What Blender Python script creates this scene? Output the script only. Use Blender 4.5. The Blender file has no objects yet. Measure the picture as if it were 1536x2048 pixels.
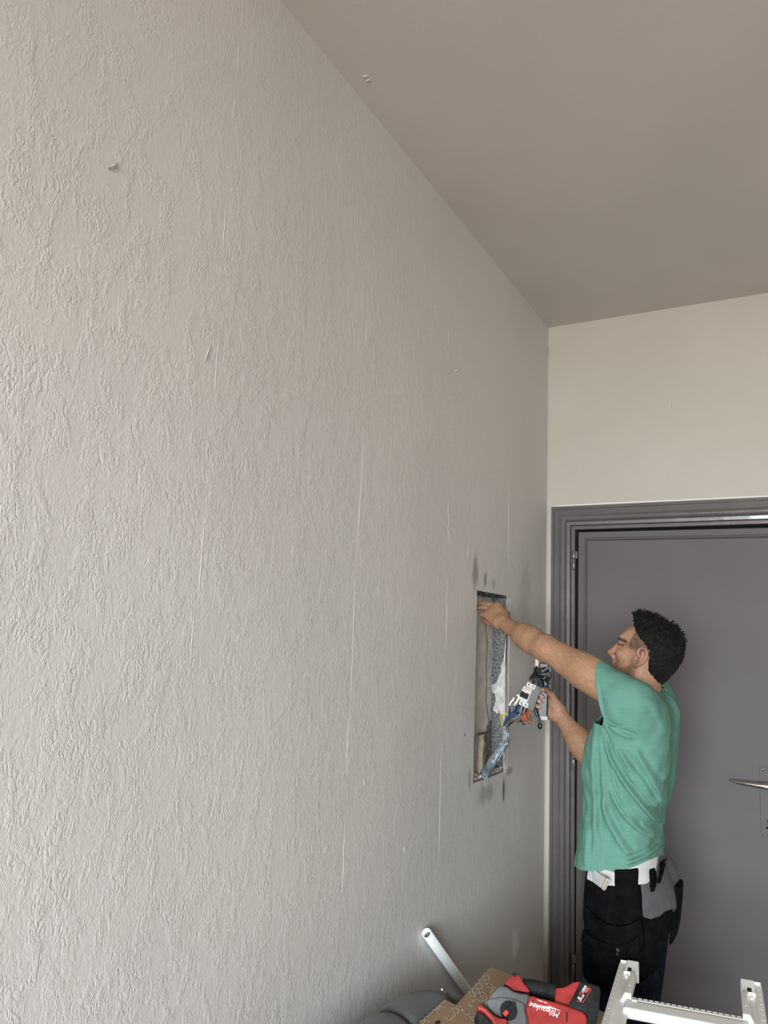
import bpy, bmesh, math, random
import numpy as np
from mathutils import Vector, Matrix
random.seed(7); rng = np.random.default_rng(7)
S = bpy.context.scene
COL = S.collection

# ------------------------------------------------------------------ camera
CAM = np.array([1.049, 0.0, 1.56])
RM = np.array([[0.876, 0.481, 0.041], [-0.042, 0.159, -0.986], [-0.481, 0.862, 0.16]])   # right, down, forward
RM[2] /= np.linalg.norm(RM[2]); RM[0] -= RM[2]*(RM[0]@RM[2]); RM[0] /= np.linalg.norm(RM[0]); RM[1] = np.cross(RM[2], RM[0])
FPX = 1550.0
cd = bpy.data.cameras.new('camera'); cam = bpy.data.objects.new('camera', cd); COL.objects.link(cam)
cd.sensor_fit = 'HORIZONTAL'; cd.sensor_width = 36.0; cd.lens = FPX/1536*36.0; cd.clip_start = 0.05
m4 = Matrix.Identity(4)
for i in range(3):
    m4[i][0] = RM[0][i]; m4[i][1] = -RM[1][i]; m4[i][2] = -RM[2][i]; m4[i][3] = CAM[i]
cam.matrix_world = m4
S.camera = cam
# ------------------------------------------------------------------ world, light, exposure
S.view_settings.view_transform = 'Standard'; S.view_settings.look = 'None'
S.view_settings.gamma = 1.0; S.view_settings.use_curve_mapping = False
S.view_settings.exposure = -0.08
w = bpy.data.worlds.new('world'); S.world = w; w.use_nodes = True
w.node_tree.nodes['Background'].inputs[0].default_value = (0.80, 0.90, 1.0, 1)
w.node_tree.nodes['Background'].inputs[1].default_value = 0.6
def area(name, loc, target, sx, sy, power, color, spread=180):
    l = bpy.data.lights.new(name, 'AREA'); l.shape = 'RECTANGLE'; l.size = sx; l.size_y = sy
    l.energy = power; l.color = color; l.spread = math.radians(spread)
    o = bpy.data.objects.new(name, l); COL.objects.link(o); o.location = loc
    o.rotation_euler = (Vector(target)-Vector(loc)).to_track_quat('-Z', 'Y').to_euler()
    return o
area('window_daylight', (1.50, -3.66, 1.50), (1.0, 0.4, -0.25), 2.1, 1.9, 205, (0.80, 0.90, 1.0), 92)
area('window_ground_bounce', (1.50, -3.64, 1.45), (1.3, 0.4, 4.1), 2.1, 1.8, 72, (1.0, 0.77, 0.55), 120)
S.cycles.use_denoising = True
S.cycles.max_bounces = 8; S.cycles.diffuse_bounces = 5; S.cycles.caustics_reflective = False; S.cycles.caustics_refractive = False
S.cycles.sample_clamp_indirect = 4.0

# ------------------------------------------------------------------ helpers
def nrm(v):
    v = np.asarray(v, float); return v/np.linalg.norm(v)
def ray(px, py):
    return RM.T @ np.array([(px-768)/FPX, (py-1024)/FPX, 1.0])
def PY(px, py, Y):
    d = ray(px, py); return CAM + d*(Y/d[1])
def PZ(px, py, Z):
    d = ray(px, py); return CAM + d*((Z-CAM[2])/d[2])
def PX(px, py, X):
    d = ray(px, py); return CAM + d*((X-CAM[0])/d[0])
def PPL(px, py, A, n):
    d = ray(px, py); return CAM + d*(((A-CAM)@n)/(d@n))

def new_mat(name, color, rough=0.6, metal=0.0, noise=None, bump=None, attr=None, spec=0.5, coat=0.0):
    """noise=(scale, amount, detail); bump=(scale, strength, distance)"""
    m = bpy.data.materials.new(name); m.use_nodes = True
    nt = m.node_tree; b = nt.nodes['Principled BSDF']
    b.inputs['Roughness'].default_value = rough; b.inputs['Metallic'].default_value = metal
    b.inputs['Specular IOR Level'].default_value = spec
    b.inputs['Coat Weight'].default_value = coat
    tc = nt.nodes.new('ShaderNodeTexCoord')
    src = None
    if attr:
        a = nt.nodes.new('ShaderNodeVertexColor'); a.layer_name = attr; src = a.outputs[0]
    c4 = tuple(color)+(1,)
    b.inputs['Base Color'].default_value = c4
    if noise:
        n = nt.nodes.new('ShaderNodeTexNoise'); n.inputs['Scale'].default_value = noise[0]; n.inputs['Detail'].default_value = noise[2]
        nt.links.new(tc.outputs['Object'], n.inputs['Vector'])
        mr = nt.nodes.new('ShaderNodeMapRange'); mr.inputs[1].default_value = 0.3; mr.inputs[2].default_value = 0.7
        mr.inputs[3].default_value = 1-noise[1]; mr.inputs[4].default_value = 1+noise[1]
        nt.links.new(n.outputs[0], mr.inputs[0])
        mx = nt.nodes.new('ShaderNodeVectorMath'); mx.operation = 'SCALE'
        if src: nt.links.new(src, mx.inputs[0])
        else: mx.inputs[0].default_value = color
        nt.links.new(mr.outputs[0], mx.inputs['Scale'])
        src = mx.outputs[0]
    if src: nt.links.new(src, b.inputs['Base Color'])
    if bump:
        n = nt.nodes.new('ShaderNodeTexNoise'); n.inputs['Scale'].default_value = bump[0]; n.inputs['Detail'].default_value = 4
        nt.links.new(tc.outputs['Object'], n.inputs['Vector'])
        bp = nt.nodes.new('ShaderNodeBump'); bp.inputs['Strength'].default_value = bump[1]; bp.inputs['Distance'].default_value = bump[2]
        nt.links.new(n.outputs[0], bp.inputs['Height']); nt.links.new(bp.outputs[0], b.inputs['Normal'])
    return m

def mesh_obj(name, verts, faces, mat, parent=None, smooth=False):
    me = bpy.data.meshes.new(name); me.from_pydata([tuple(map(float, v)) for v in verts], [], [tuple(map(int, f)) for f in faces]); me.update()
    if mat: me.materials.append(mat)
    o = bpy.data.objects.new(name, me); COL.objects.link(o)
    if smooth: me.shade_smooth()
    if parent: setpar(o, parent)
    return o
def bm_obj(name, bm, mat, parent=None, smooth=False):
    bmesh.ops.recalc_face_normals(bm, faces=bm.faces[:])
    me = bpy.data.meshes.new(name); bm.to_mesh(me); bm.free()
    if mat: me.materials.append(mat)
    o = bpy.data.objects.new(name, me); COL.objects.link(o)
    if smooth: me.shade_smooth()
    if parent: setpar(o, parent)
    return o
def bevel(o, wd, seg=2, angle=30):
    md = o.modifiers.new('bevel', 'BEVEL'); md.width = wd; md.segments = seg; md.limit_method = 'ANGLE'; md.angle_limit = math.radians(angle)
    return o
def empty(name, loc=(0, 0, 0), label=None, cat=None, group=None, kind=None):
    o = bpy.data.objects.new(name, None); COL.objects.link(o); o.location = loc; o.empty_display_size = 0.1
    return tag(o, label, cat, group, kind)
def setpar(o, p):
    """parent o to p while its mesh stays in world coordinates"""
    off = Vector((0, 0, 0)); q = p
    while q is not None:
        off += q.location if q.type == 'EMPTY' or q.get('placed') else Vector((0, 0, 0)); q = None
    o.parent = p; o.matrix_parent_inverse = Matrix.Translation(-off)
    return o
def tag(o, label=None, cat=None, group=None, kind=None):
    if label: o['label'] = label
    if cat: o['category'] = cat
    if group: o['group'] = group
    if kind: o['kind'] = kind
    return o
def bx(bm, lo, hi):
    vs = [bm.verts.new((x, y, z)) for x in (lo[0], hi[0]) for y in (lo[1], hi[1]) for z in (lo[2], hi[2])]
    for f in ((0, 1, 3, 2), (4, 6, 7, 5), (0, 4, 5, 1), (2, 3, 7, 6), (0, 2, 6, 4), (1, 5, 7, 3)):
        bm.faces.new([vs[i] for i in f])
def obx(bm, o, a, b, c):
    """box from corner o with edge vectors a,b,c"""
    o, a, b, c = (np.asarray(q, float) for q in (o, a, b, c))
    vs = [bm.verts.new(o+i*a+j*b+k*c) for i in (0, 1) for j in (0, 1) for k in (0, 1)]
    for f in ((0, 1, 3, 2), (4, 6, 7, 5), (0, 4, 5, 1), (2, 3, 7, 6), (0, 2, 6, 4), (1, 5, 7, 3)):
        bm.faces.new([vs[i] for i in f])
def prism(bm, pts, off):
    """extrude polygon pts (3D) by vector off"""
    a = [bm.verts.new(p) for p in pts]; b = [bm.verts.new(np.asarray(p)+off) for p in pts]
    bm.faces.new(a); bm.faces.new(b[::-1]); n = len(a)
    for i in range(n): bm.faces.new((a[i], b[i], b[(i+1) % n], a[(i+1) % n]))
def catmull(pts, sub=6, closed=False):
    P = [np.asarray(p, float) for p in pts]; n = len(P); out = []
    rngi = range(n if closed else n-1)
    for i in rngi:
        if closed: p0, p1, p2, p3 = P[i-1], P[i], P[(i+1) % n], P[(i+2) % n]
        else:
            p1, p2 = P[i], P[i+1]; p0 = P[i-1] if i else 2*p1-p2; p3 = P[i+2] if i+2 < n else 2*p2-p1
        for s in range(sub):
            t = s/sub
            out.append(.5*((2*p1)+(-p0+p2)*t+(2*p0-5*p1+4*p2-p3)*t*t+(-p0+3*p1-3*p2+p3)*t**3))
    if not closed: out.append(P[-1])
    return out
def tube(bm, pts, r, n=8, cap=True, closed=False):
    P = [np.asarray(p, float) for p in pts]; N = len(P)
    R = [r]*N if np.isscalar(r) else list(r)
    T = [nrm(P[min(i+1, N-1)]-P[max(i-1, 0)]) if not closed else nrm(P[(i+1) % N]-P[i-1]) for i in range(N)]
    u = np.cross(T[0], [0, 0, 1.0]); u = np.cross(T[0], [1.0, 0, 0]) if np.linalg.norm(u) < .1 else u; u = nrm(u)
    rings = []
    for i in range(N):
        u = u-T[i]*(u@T[i]); u = nrm(u); v = np.cross(T[i], u)
        rings.append([bm.verts.new(P[i]+R[i]*(math.cos(2*math.pi*k/n)*u+math.sin(2*math.pi*k/n)*v)) for k in range(n)])
    for i in range(N if closed else N-1):
        a, b = rings[i], rings[(i+1) % N]
        for k in range(n): bm.faces.new((a[k], a[(k+1) % n], b[(k+1) % n], b[k]))
    if cap and not closed:
        bm.faces.new(rings[0][::-1]); bm.faces.new(rings[-1])
def wire(name, pts, r, mat, parent, sub=6, n=8):
    bm = bmesh.new(); tube(bm, catmull(pts, sub), r, n); return bm_obj(name, bm, mat, parent, True)
def cyl(bm, a, b, r, n=16, r2=None):
    tube(bm, [a, b], [r, r if r2 is None else r2], n)
def text_on(name, s, origin, xd, yd, width, height, mat, parent, lift=0.0004, shear=0.0, bold=0.0):
    c = bpy.data.curves.new(name, 'FONT'); c.body = s; c.resolution_u = 3; c.offset = bold
    t = bpy.data.objects.new(name, c); COL.objects.link(t)
    dg = bpy.context.evaluated_depsgraph_get(); me = bpy.data.meshes.new_from_object(t.evaluated_get(dg))
    bpy.data.objects.remove(t); bpy.data.curves.remove(c)
    co = np.array([v.co[:] for v in me.vertices]); lo, hi = co.min(0), co.max(0)
    q = (co-lo)/np.maximum(hi-lo, 1e-6); q[:, 0] += shear*q[:, 1]*height/width
    xd, yd = nrm(xd), nrm(yd); nn = np.cross(xd, yd); nn = nrm(nn)
    W = np.asarray(origin)+q[:, :1]*width*xd+q[:, 1:2]*height*yd+nn*lift
    for v, p in zip(me.vertices, W): v.co = p
    me.name = name; me.materials.clear(); me.materials.append(mat)
    o = bpy.data.objects.new(name, me); COL.objects.link(o); setpar(o, parent)
    return o

# ------------------------------------------------------------------ signed distance modelling
def vnoise(P, s, seed=0):
    """cheap smooth noise, about -1..1"""
    r = np.random.default_rng(seed); o = np.zeros(P.shape[:-1])
    for i in range(5):
        k = r.normal(size=3); k /= np.linalg.norm(k); k *= s*r.uniform(.6, 1.6)
        o += np.sin(P@k+r.uniform(0, 6.28))
    return o/2.6
def f_rc(a, b, r1, r2):
    a = np.asarray(a, float); b = np.asarray(b, float); ba = b-a; L2 = ba@ba
    def f(P):
        t = np.clip(((P-a)@ba)/L2, 0, 1)
        return np.linalg.norm(P-a-t[..., None]*ba, axis=-1)-(r1+(r2-r1)*t)
    rr = max(r1, r2); return f, np.minimum(a, b)-rr, np.maximum(a, b)+rr
def f_el(c, r, R=None):
    c = np.asarray(c, float); r = np.asarray(r, float)
    def f(P):
        q = P-c
        if R is not None: q = q@R          # columns of R are the local axes
        k0 = np.linalg.norm(q/r, axis=-1); k1 = np.linalg.norm(q/(r*r), axis=-1)
        return k0*(k0-1)/np.maximum(k1, 1e-6)
    m = r.max(); return f, c-m, c+m
def f_loft(zs, xf, xb, yb, yc, z0, z1):
    zs = np.asarray(zs)
    def f(P):
        z = P[..., 2]; a0 = np.interp(z, zs, xf); a1 = np.interp(z, zs, xb); b = np.interp(z, zs, yb); cy = np.interp(z, zs, yc)
        a = (a1-a0)/2; c = (a1+a0)/2; m = np.minimum(a, b)
        k = (np.abs((P[..., 0]-c)/a)**2.4+np.abs((P[..., 1]-cy)/b)**2.4)**(1/2.4)
        return np.maximum((k-1)*m, np.maximum(z0-z, z-z1))
    return f, np.array([min(xf), min(yc)-max(yb), z0]), np.array([max(xb), max(yc)+max(yb), z1])
def poly_sdf(X, Y, poly):
    p = np.asarray(poly, float); d = np.full(X.shape, 1e9); s = np.ones(X.shape)
    n = len(p)
    for i in range(n):
        a = p[i]; b = p[i-1]; e = b-a; wx = X-a[0]; wy = Y-a[1]
        t = np.clip((wx*e[0]+wy*e[1])/(e@e), 0, 1)
        d = np.minimum(d, (wx-e[0]*t)**2+(wy-e[1]*t)**2)
        c1 = Y >= a[1]; c2 = Y < b[1]; c3 = e[0]*wy > e[1]*wx
        fl = (c1 & c2 & c3) | (~c1 & ~c2 & ~c3); s = np.where(fl, -s, s)
    return s*np.sqrt(d)
class SDF:
    def __init__(s): s.ops = []
    def add(s, prim, k=0.02, sub=False): s.ops.append((prim, k, sub)); return s
    def ev(s, P):
        d = np.full(P.shape[:-1], 9.0)
        for (f, lo, hi), k, sub in s.ops: d = s.comb(d, f(P), k, sub)
        return d
    @staticmethod
    def comb(d, e, k, sub):
        if sub:
            h = np.clip(.5-.5*(d+e)/k, 0, 1); return d*(1-h)+(-e)*h+k*h*(1-h)
        h = np.clip(.5+.5*(e-d)/k, 0, 1); return d*h+e*(1-h)-k*h*(1-h) if True else d
    def grid(s, lo, hi, h):
        lo = np.asarray(lo, float); hi = np.asarray(hi, float); n = np.ceil((hi-lo)/h).astype(int)+1
        ax = [lo[i]+h*np.arange(n[i]) for i in range(3)]
        D = np.full(n, 9.0, np.float64)
        for (f, l, u), k, sub in s.ops:
            pad = k+3*h+.02
            i0 = np.clip(np.floor((np.asarray(l)-pad-lo)/h).astype(int), 0, n); i1 = np.clip(np.ceil((np.asarray(u)+pad-lo)/h).astype(int)+1, 0, n)
            if (i1 <= i0).any(): continue
            sl = tuple(slice(i0[i], i1[i]) for i in range(3))
            G = np.stack(np.meshgrid(*[ax[i][sl[i]] for i in range(3)], indexing='ij'), -1)
            D[sl] = s.comb(D[sl], f(G), k, sub)
        return D, lo, ax
def nets(D, lo, h):
    neg = D < 0
    c = [neg[i:D.shape[0]-1+i, j:D.shape[1]-1+j, k:D.shape[2]-1+k] for i in (0, 1) for j in (0, 1) for k in (0, 1)]
    sm = sum(x.astype(np.int8) for x in c); act = (sm > 0) & (sm < 8)
    idx = np.argwhere(act); vid = np.full(act.shape, -1, np.int64); vid[act] = np.arange(len(idx))
    cn = np.array([(i, j, k) for i in (0, 1) for j in (0, 1) for k in (0, 1)])
    val = np.stack([D[idx[:, 0]+a, idx[:, 1]+b, idx[:, 2]+g] for a, b, g in cn], 1)
    acc = np.zeros((len(idx), 3)); cnt = np.zeros(len(idx))
    for i in range(8):
        for j in range(i+1, 8):
            if np.abs(cn[i]-cn[j]).sum() != 1: continue
            x = (val[:, i] < 0) != (val[:, j] < 0); t = val[:, i]/(val[:, i]-val[:, j]+1e-12)
            p = cn[i]+t[:, None]*(cn[j]-cn[i]); acc[x] += p[x]; cnt[x] += 1
    V = lo+h*(idx+acc/cnt[:, None])
    F = []
    for ax in range(3):
        o = [(1, 2), (2, 0), (0, 1)][ax]
        A = np.take(neg, range(0, D.shape[ax]-1), ax); B = np.take(neg, range(1, D.shape[ax]), ax)
        for flip, mk in ((0, A & ~B), (1, ~A & B)):
            e = np.argwhere(mk)
            ok = (e[:, o[0]] > 0) & (e[:, o[1]] > 0) & (e[:, o[0]] < D.shape[o[0]]-1) & (e[:, o[1]] < D.shape[o[1]]-1)
            e = e[ok]; q = []
            for da, db in ((-1, -1), (0, -1), (0, 0), (-1, 0)):
                g = e.copy(); g[:, o[0]] += da; g[:, o[1]] += db; q.append(vid[g[:, 0], g[:, 1], g[:, 2]])
            q = np.stack(q, 1); F.append(q[:, ::-1] if flip else q)
    F = np.concatenate(F); return V, F[(F >= 0).all(1)]
def sdf_mesh(sdf, lo, hi, h, post=None):
    D, l, ax = sdf.grid(lo, hi, h)
    if post is not None:
        G = np.stack(np.meshgrid(*ax, indexing='ij'), -1); D = post(D, G)
    return nets(D, l, h)
def largest(V, F):
    lab = np.arange(len(V))
    while True:
        m = lab[F].min(1); new = lab.copy()
        for k in range(4): np.minimum.at(new, F[:, k], m)
        new = new[new]
        if (new == lab).all(): break
        lab = new
    ids, cnt = np.unique(lab, return_counts=True); keepv = lab == ids[cnt.argmax()]
    mp = np.cumsum(keepv)-1; return V[keepv], mp[F[keepv[F].all(1)]]
def np_obj(name, V, F, mat, parent=None, col=None, smooth=True):
    o = mesh_obj(name, [], [], mat, parent); me = o.data
    me.from_pydata(V.tolist(), [], F.tolist()); me.update()
    if smooth: me.shade_smooth()
    if col is not None:
        a = me.color_attributes.new('Col', 'FLOAT_COLOR', 'POINT')
        a.data.foreach_set('color', np.concatenate([col, np.ones((len(col), 1))], 1).astype(np.float32).ravel())
    return o

# ------------------------------------------------------------------ materials of the room
def wall_material(name, base, bump_strength, stains=(), sy=1.0):
    m = bpy.data.materials.new(name); m.use_nodes = True; nt = m.node_tree; L = nt.links
    b = nt.nodes['Principled BSDF']; b.inputs['Roughness'].default_value = .55; b.inputs['Specular IOR Level'].default_value = .35
    tc = nt.nodes.new('ShaderNodeTexCoord')
    def noise(scale, detail, vscale=(1, 1, 1), dist=0.0, rough=.55):
        mp = nt.nodes.new('ShaderNodeMapping'); mp.inputs['Scale'].default_value = vscale
        L.new(tc.outputs['Object'], mp.inputs['Vector'])
        n = nt.nodes.new('ShaderNodeTexNoise'); n.inputs['Scale'].default_value = scale; n.inputs['Detail'].default_value = detail
        n.inputs['Distortion'].default_value = dist; n.inputs['Roughness'].default_value = rough
        L.new(mp.outputs[0], n.inputs['Vector']); return n.outputs[0]
    def math_(op, a, c, d=None):
        n = nt.nodes.new('ShaderNodeMath'); n.operation = op
        for i, q in enumerate((a, c, d)):
            if q is None: continue
            if hasattr(q, 'default_value') and not isinstance(q, (int, float)): L.new(q, n.inputs[i])
            else: n.inputs[i].default_value = q
        return n.outputs[0]
    def mrange(v, a0, a1, b0, b1):
        n = nt.nodes.new('ShaderNodeMapRange'); n.interpolation_type = 'SMOOTHSTEP'
        L.new(v, n.inputs[0]); n.inputs[1].default_value = a0; n.inputs[2].default_value = a1; n.inputs[3].default_value = b0; n.inputs[4].default_value = b1
        return n.outputs[0]
    tone = mrange(noise(1.7, 3), .3, .7, .965, 1.03)
    sc = nt.nodes.new('ShaderNodeVectorMath'); sc.operation = 'SCALE'; sc.inputs[0].default_value = base; L.new(tone, sc.inputs['Scale'])
    cur = sc.outputs[0]
    sep = nt.nodes.new('ShaderNodeSeparateXYZ'); L.new(tc.outputs['Object'], sep.inputs[0])
    rough_n = noise(26, 5, (1, 1, .5))
    for (cy, cz, ry, rz, colr, amt) in stains:
        dy = math_('MULTIPLY', math_('SUBTRACT', sep.outputs[1], cy), 1/ry); dz = math_('MULTIPLY', math_('SUBTRACT', sep.outputs[2], cz), 1/rz)
        d = math_('SQRT', math_('ADD', math_('MULTIPLY', dy, dy), math_('MULTIPLY', dz, dz)), 0)
        d = math_('ADD', d, math_('MULTIPLY', math_('SUBTRACT', rough_n, .5), 1.6))
        k = mrange(d, .35, 1.1, amt, 0)
        mx = nt.nodes.new('ShaderNodeMix'); mx.data_type = 'RGBA'; L.new(k, mx.inputs[0]); L.new(cur, mx.inputs[6]); mx.inputs[7].default_value = tuple(colr)+(1,)
        cur = mx.outputs[2]
    L.new(cur, b.inputs['Base Color'])
    # embossed relief: short upright wrinkles plus fine pebbling
    a1 = noise(90, 3, (1, 1.0*sy, .5), 1.0, .55)
    r1 = math_('POWER', math_('SUBTRACT', 1, math_('MULTIPLY', math_('ABSOLUTE', math_('SUBTRACT', a1, .5), 0), 5)), 1.0)
    r1 = mrange(r1, .1, .95, 0, 1)
    a2 = noise(20, 4, (1, 1, .6), .6, .6); r2 = mrange(a2, .42, .62, 0, 1)
    a3 = noise(150, 2, (1, 1, .6))
    h = math_('ADD', math_('MULTIPLY', math_('MULTIPLY', r1, math_('ADD', r2, .35)), 1.0), math_('MULTIPLY', a3, .35))
    h = math_('MULTIPLY', h, mrange(sep.outputs[1], 1.2, 2.6, 1.0, .40)); h = math_('MULTIPLY', h, mrange(math_('ADD', sep.outputs[2], math_('MULTIPLY', r2, -.35)), 1.55, 2.6, 1.0, .42))
    bp = nt.nodes.new('ShaderNodeBump'); bp.inputs['Strength'].default_value = bump_strength; bp.inputs['Distance'].default_value = .0022
    L.new(h, bp.inputs['Height']); L.new(bp.outputs[0], b.inputs['Normal'])
    return m
DIRT = (.10, .09, .08)
M_paper = wall_material('painted_relief_wallpaper', (.60, .584, .557), .33, [
    (2.56, 1.80, .035, .07, DIRT, .55), (2.655, 1.79, .02, .035, DIRT, .6), (2.74, 1.775, .03, .02, DIRT, .35),
    (2.70, 1.03, .10, .04, DIRT, .4), (2.885, 1.02, .018, .05, (.06, .055, .05), .85), (2.95, 1.075, .045, .02, DIRT, .6),
    (2.55, 1.10, .012, .05, DIRT, .4), (3.1, 1.75, .09, .20, DIRT, .2), (2.5, 1.25, .008, .01, DIRT, .7),
    (3.04, .43, .05, .06, (.80, .82, .82), .95), (3.0, .95, .10, .2, (.70, .69, .66), .25)])
M_backwall = wall_material('cream_back_wall', (.46, .425, .365), .18)
M_ceil = wall_material('ceiling_paint', (.53, .49, .46), .10)
M_plaster = new_mat('old_plaster', (.57, .54, .51), .85, noise=(18, .16, 5), bump=(40, .5, .004))
M_plaster2 = new_mat('pale_plaster', (.52, .50, .465), .85, noise=(38, .30, 6), bump=(60, .5, .003))
M_conc = new_mat('rough_concrete', (.16, .16, .155), .95, noise=(170, .95, 4), bump=(140, 1.0, .006))
M_floor = new_mat('brown_floor', (.34, .31, .28), .5, noise=(6, .2, 4))
M_other = new_mat('warm_far_wall', (.55, .50, .43), .8)

# ------------------------------------------------------------------ room shell
NY0, NY1, NZ0, NZ1, ND = 2.583, 2.905, 1.080, 1.740, .062
RX, RY0, RY1, RZ = 3.6, -3.80, 3.40, 3.04
def struct(name, boxes, mat, parent=None):
    bm = bmesh.new()
    for lo, hi in boxes: bx(bm, lo, hi)
    o = bm_obj(name, bm, mat, parent)
    if not parent: o['kind'] = 'structure'
    return o
struct('floor', [((-.2, RY0-.2, -.12), (RX+.2, RY1+.3, 0))], M_floor)
ceil = struct('ceiling', [((-.2, RY0-.2, RZ), (RX+.2, RY1+.3, RZ+.12))], M_ceil)
wl = struct('wall_left', [((-.2, RY0-.2, 0), (-.0002, NY0, RZ)), ((-.2, NY1, 0), (-.0002, RY1+.3, RZ)), ((-.2, NY0, 0), (-.0002, NY1, NZ0)),
                     ((-.2, NY0, NZ1), (-.0002, NY1, RZ)), ((-.2, NY0, NZ0), (-ND-.012, NY1, NZ1))], M_plaster)
# wallpaper drops, one sheet each
def jag(a, b, n, amp, ax):
    out = []
    for i in range(n):
        t = i/n; p = np.asarray(a)*(1-t)+np.asarray(b)*t
        p[ax] += random.uniform(-amp, amp) if 0 < i else 0
        out.append(p)
    return out
seams = [-3.79, -3.47, -2.895, -2.316, -1.737, -1.158, -.579, 0.0, .579, 1.158, 1.742, 2.321, 2.905, 3.399]
for i in range(len(seams)-1):
    y0, y1 = seams[i], seams[i+1]; th = .0013
    bm = bmesh.new()
    if i == 11:
        pts = [np.array(p, float) for p in ((0, y0, .0), (0, y1, .0))]
        pts += jag((0, y1, .0), (0, y1, NZ0-.006), 1, 0, 1)[1:]
        pts += [np.array((0, y1, NZ0-.004))]
        pts += jag((0, y1-.01, NZ0-.002), (0, NY0, NZ0-.012), 22, .004, 2)
        pts += jag((0, NY0, NZ0-.012), (0, NY0-.001, NZ1), 26, .0012, 1)
        pts += [np.array((0, NY0-.016, NZ1+.004)), np.array((0, NY0-.005, NZ1+.010))]
        pts += jag((0, NY0, NZ1+.007), (0, y1, NZ1-.002), 24, .004, 2)
        pts += [np.array((0, y1, NZ1)), np.array((0, y1, RZ)), np.array((0, y0, RZ))]
        prism(bm, pts, np.array([th, 0, 0]))
    elif i == 12:
        pts = [np.array(p, float) for p in ((0, y0, 0), (0, y1, 0), (0, y1, RZ), (0, y0, RZ), (0, y0, NZ1-.004))]
        pts += jag((0, y0+.020, NZ1-.006), (0, y0+.016, NZ0+.02), 30, .0025, 1) + [np.array((0, y0, NZ0))]
        prism(bm, pts, np.array([th, 0, 0]))
    else: bx(bm, (0, y0, 0), (th, y1, RZ))
    bm_obj('wallpaper_sheet', bm, M_paper, wl)
# raised seam folds and little tears on the paper
bm = bmesh.new()
for (p0, p1) in (((487, 20), (482, 52)), ((478, 85), (474, 150)), ((470, 190), (467, 236)), ((452, 420), (447, 492)), ((437, 670), (430, 780)),
                 ((411, 1020), (396, 1210)), ((388, 1230), (380, 1330)), ((735, 640), (731, 692)), ((727, 860), (714, 1120)), ((712, 1140), (700, 1420)),
                 ((700, 1420), (692, 1560)), ((690, 1640), (684, 1790)), ((897, 660), (897, 690)), ((897, 1000), (896, 1090)), ((895, 1150), (891, 1300)), ((883, 1480), (878, 1720)), ((1017, 975), (1017, 1140))):
    pts = [PX(p0[0]+(p1[0]-p0[0])*t+random.uniform(-1, 1), p0[1]+(p1[1]-p0[1])*t, .0013) for t in np.linspace(0, 1, 9)]
    R = [.0003+.0005*math.sin(math.pi*t) for t in np.linspace(0, 1, 9)]
    tube(bm, pts, R, 6)
for (x0, y0, x1, y1) in ((421, 690, 409, 722), (235, 326, 220, 336), (728, 1558, 730, 1572), (646, 1706, 656, 1690), (809, 1692, 810, 1706), (937, 1095, 937, 1112)):
    pts = [PX(x0+(x1-x0)*t, y0+(y1-y0)*t+2*math.sin(3*t), .002+.002*t) for t in np.linspace(0, 1, 6)]; tube(bm, pts, [.0003, .0008, .001, .001, .0008, .0003], 5)
tag(bm_obj('paper_ridges', bm, M_paper, wl, True), kind='stuff')
M_fleck = new_mat('white_fleck', (.8, .8, .78), .7); M_dark = new_mat('dark_fleck', (.10, .09, .08), .8)
for nm, (x0, y0, x1, y1), mt in (('paper_flake', (909, 742, 921, 737), M_fleck), ('paper_flake', (218, 337, 233, 325), M_plaster2), ('hook_tip', (217, 339, 221, 333), M_dark)):
    a, b = PX(x0, y0, .002), PX(x1, y1, .006); bm = bmesh.new(); tube(bm, [a, (a+b)/2+np.array([.003, 0, 0]), b], [.0006, .0013, .0005], 6); bm_obj(nm, bm, mt, wl, True)
bm = bmesh.new()
for (x, y) in ((731, 152), (736, 160)):
    a = PZ(x, y, RZ-.0005); bx(bm, a-np.array([.006, .002, .002]), a+np.array([.006, .003, .002]))
bm_obj('ceiling_chip', bm, M_plaster, ceil)
# niche: back plaster, rough concrete cheeks, crack, sill
bm = bmesh.new()
ys, zs = np.linspace(NY0-.001, NY1, 12), np.linspace(NZ0, NZ1, 26); vv = [[bm.verts.new((-ND+.004*math.sin(9*y+5*z)+random.uniform(-.0015, .0015), y, z)) for z in zs] for y in ys]
for i in range(11):
    for j in range(25): bm.faces.new((vv[i][j], vv[i+1][j], vv[i+1][j+1], vv[i][j+1]))
bm_obj('niche_back_plaster', bm, M_plaster, wl, True)
def rough_slab(name, lo, hi, ax, sgn, n, m, amp, mat, seed):
    """bumpy sheet on one face of a box; ax = normal axis"""
    r = random.Random(seed); o = [a for a in range(3) if a != ax]; bm = bmesh.new(); G = []
    for i in range(n+1):
        row = []
        for j in range(m+1):
            p = [0, 0, 0]; p[o[0]] = lo[o[0]]+(hi[o[0]]-lo[o[0]])*i/n; p[o[1]] = lo[o[1]]+(hi[o[1]]-lo[o[1]])*j/m
            p[ax] = (hi if sgn > 0 else lo)[ax]+sgn*abs(r.gauss(0, amp)); row.append(bm.verts.new(p))
        G.append(row)
    for i in range(n):
        for j in range(m): bm.faces.new((G[i][j], G[i+1][j], G[i+1][j+1], G[i][j+1]))
    return bm_obj(name, bm, mat, wl, True)
rough_slab('niche_concrete_cheek', (-ND, NY1-.004, NZ0), (-.001, NY1, NZ1), 1, -1, 12, 110, .0022, M_conc, 1)
rough_slab('niche_concrete_soffit', (-ND, NY0, NZ1-.003), (-.001, NY1, NZ1), 2, -1, 12, 60, .003, M_conc, 2)
rough_slab('niche_near_cheek', (-ND, NY0, NZ0), (-.001, NY0+.002, NZ1), 1, 1, 6, 40, .001, M_plaster2, 3)
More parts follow.
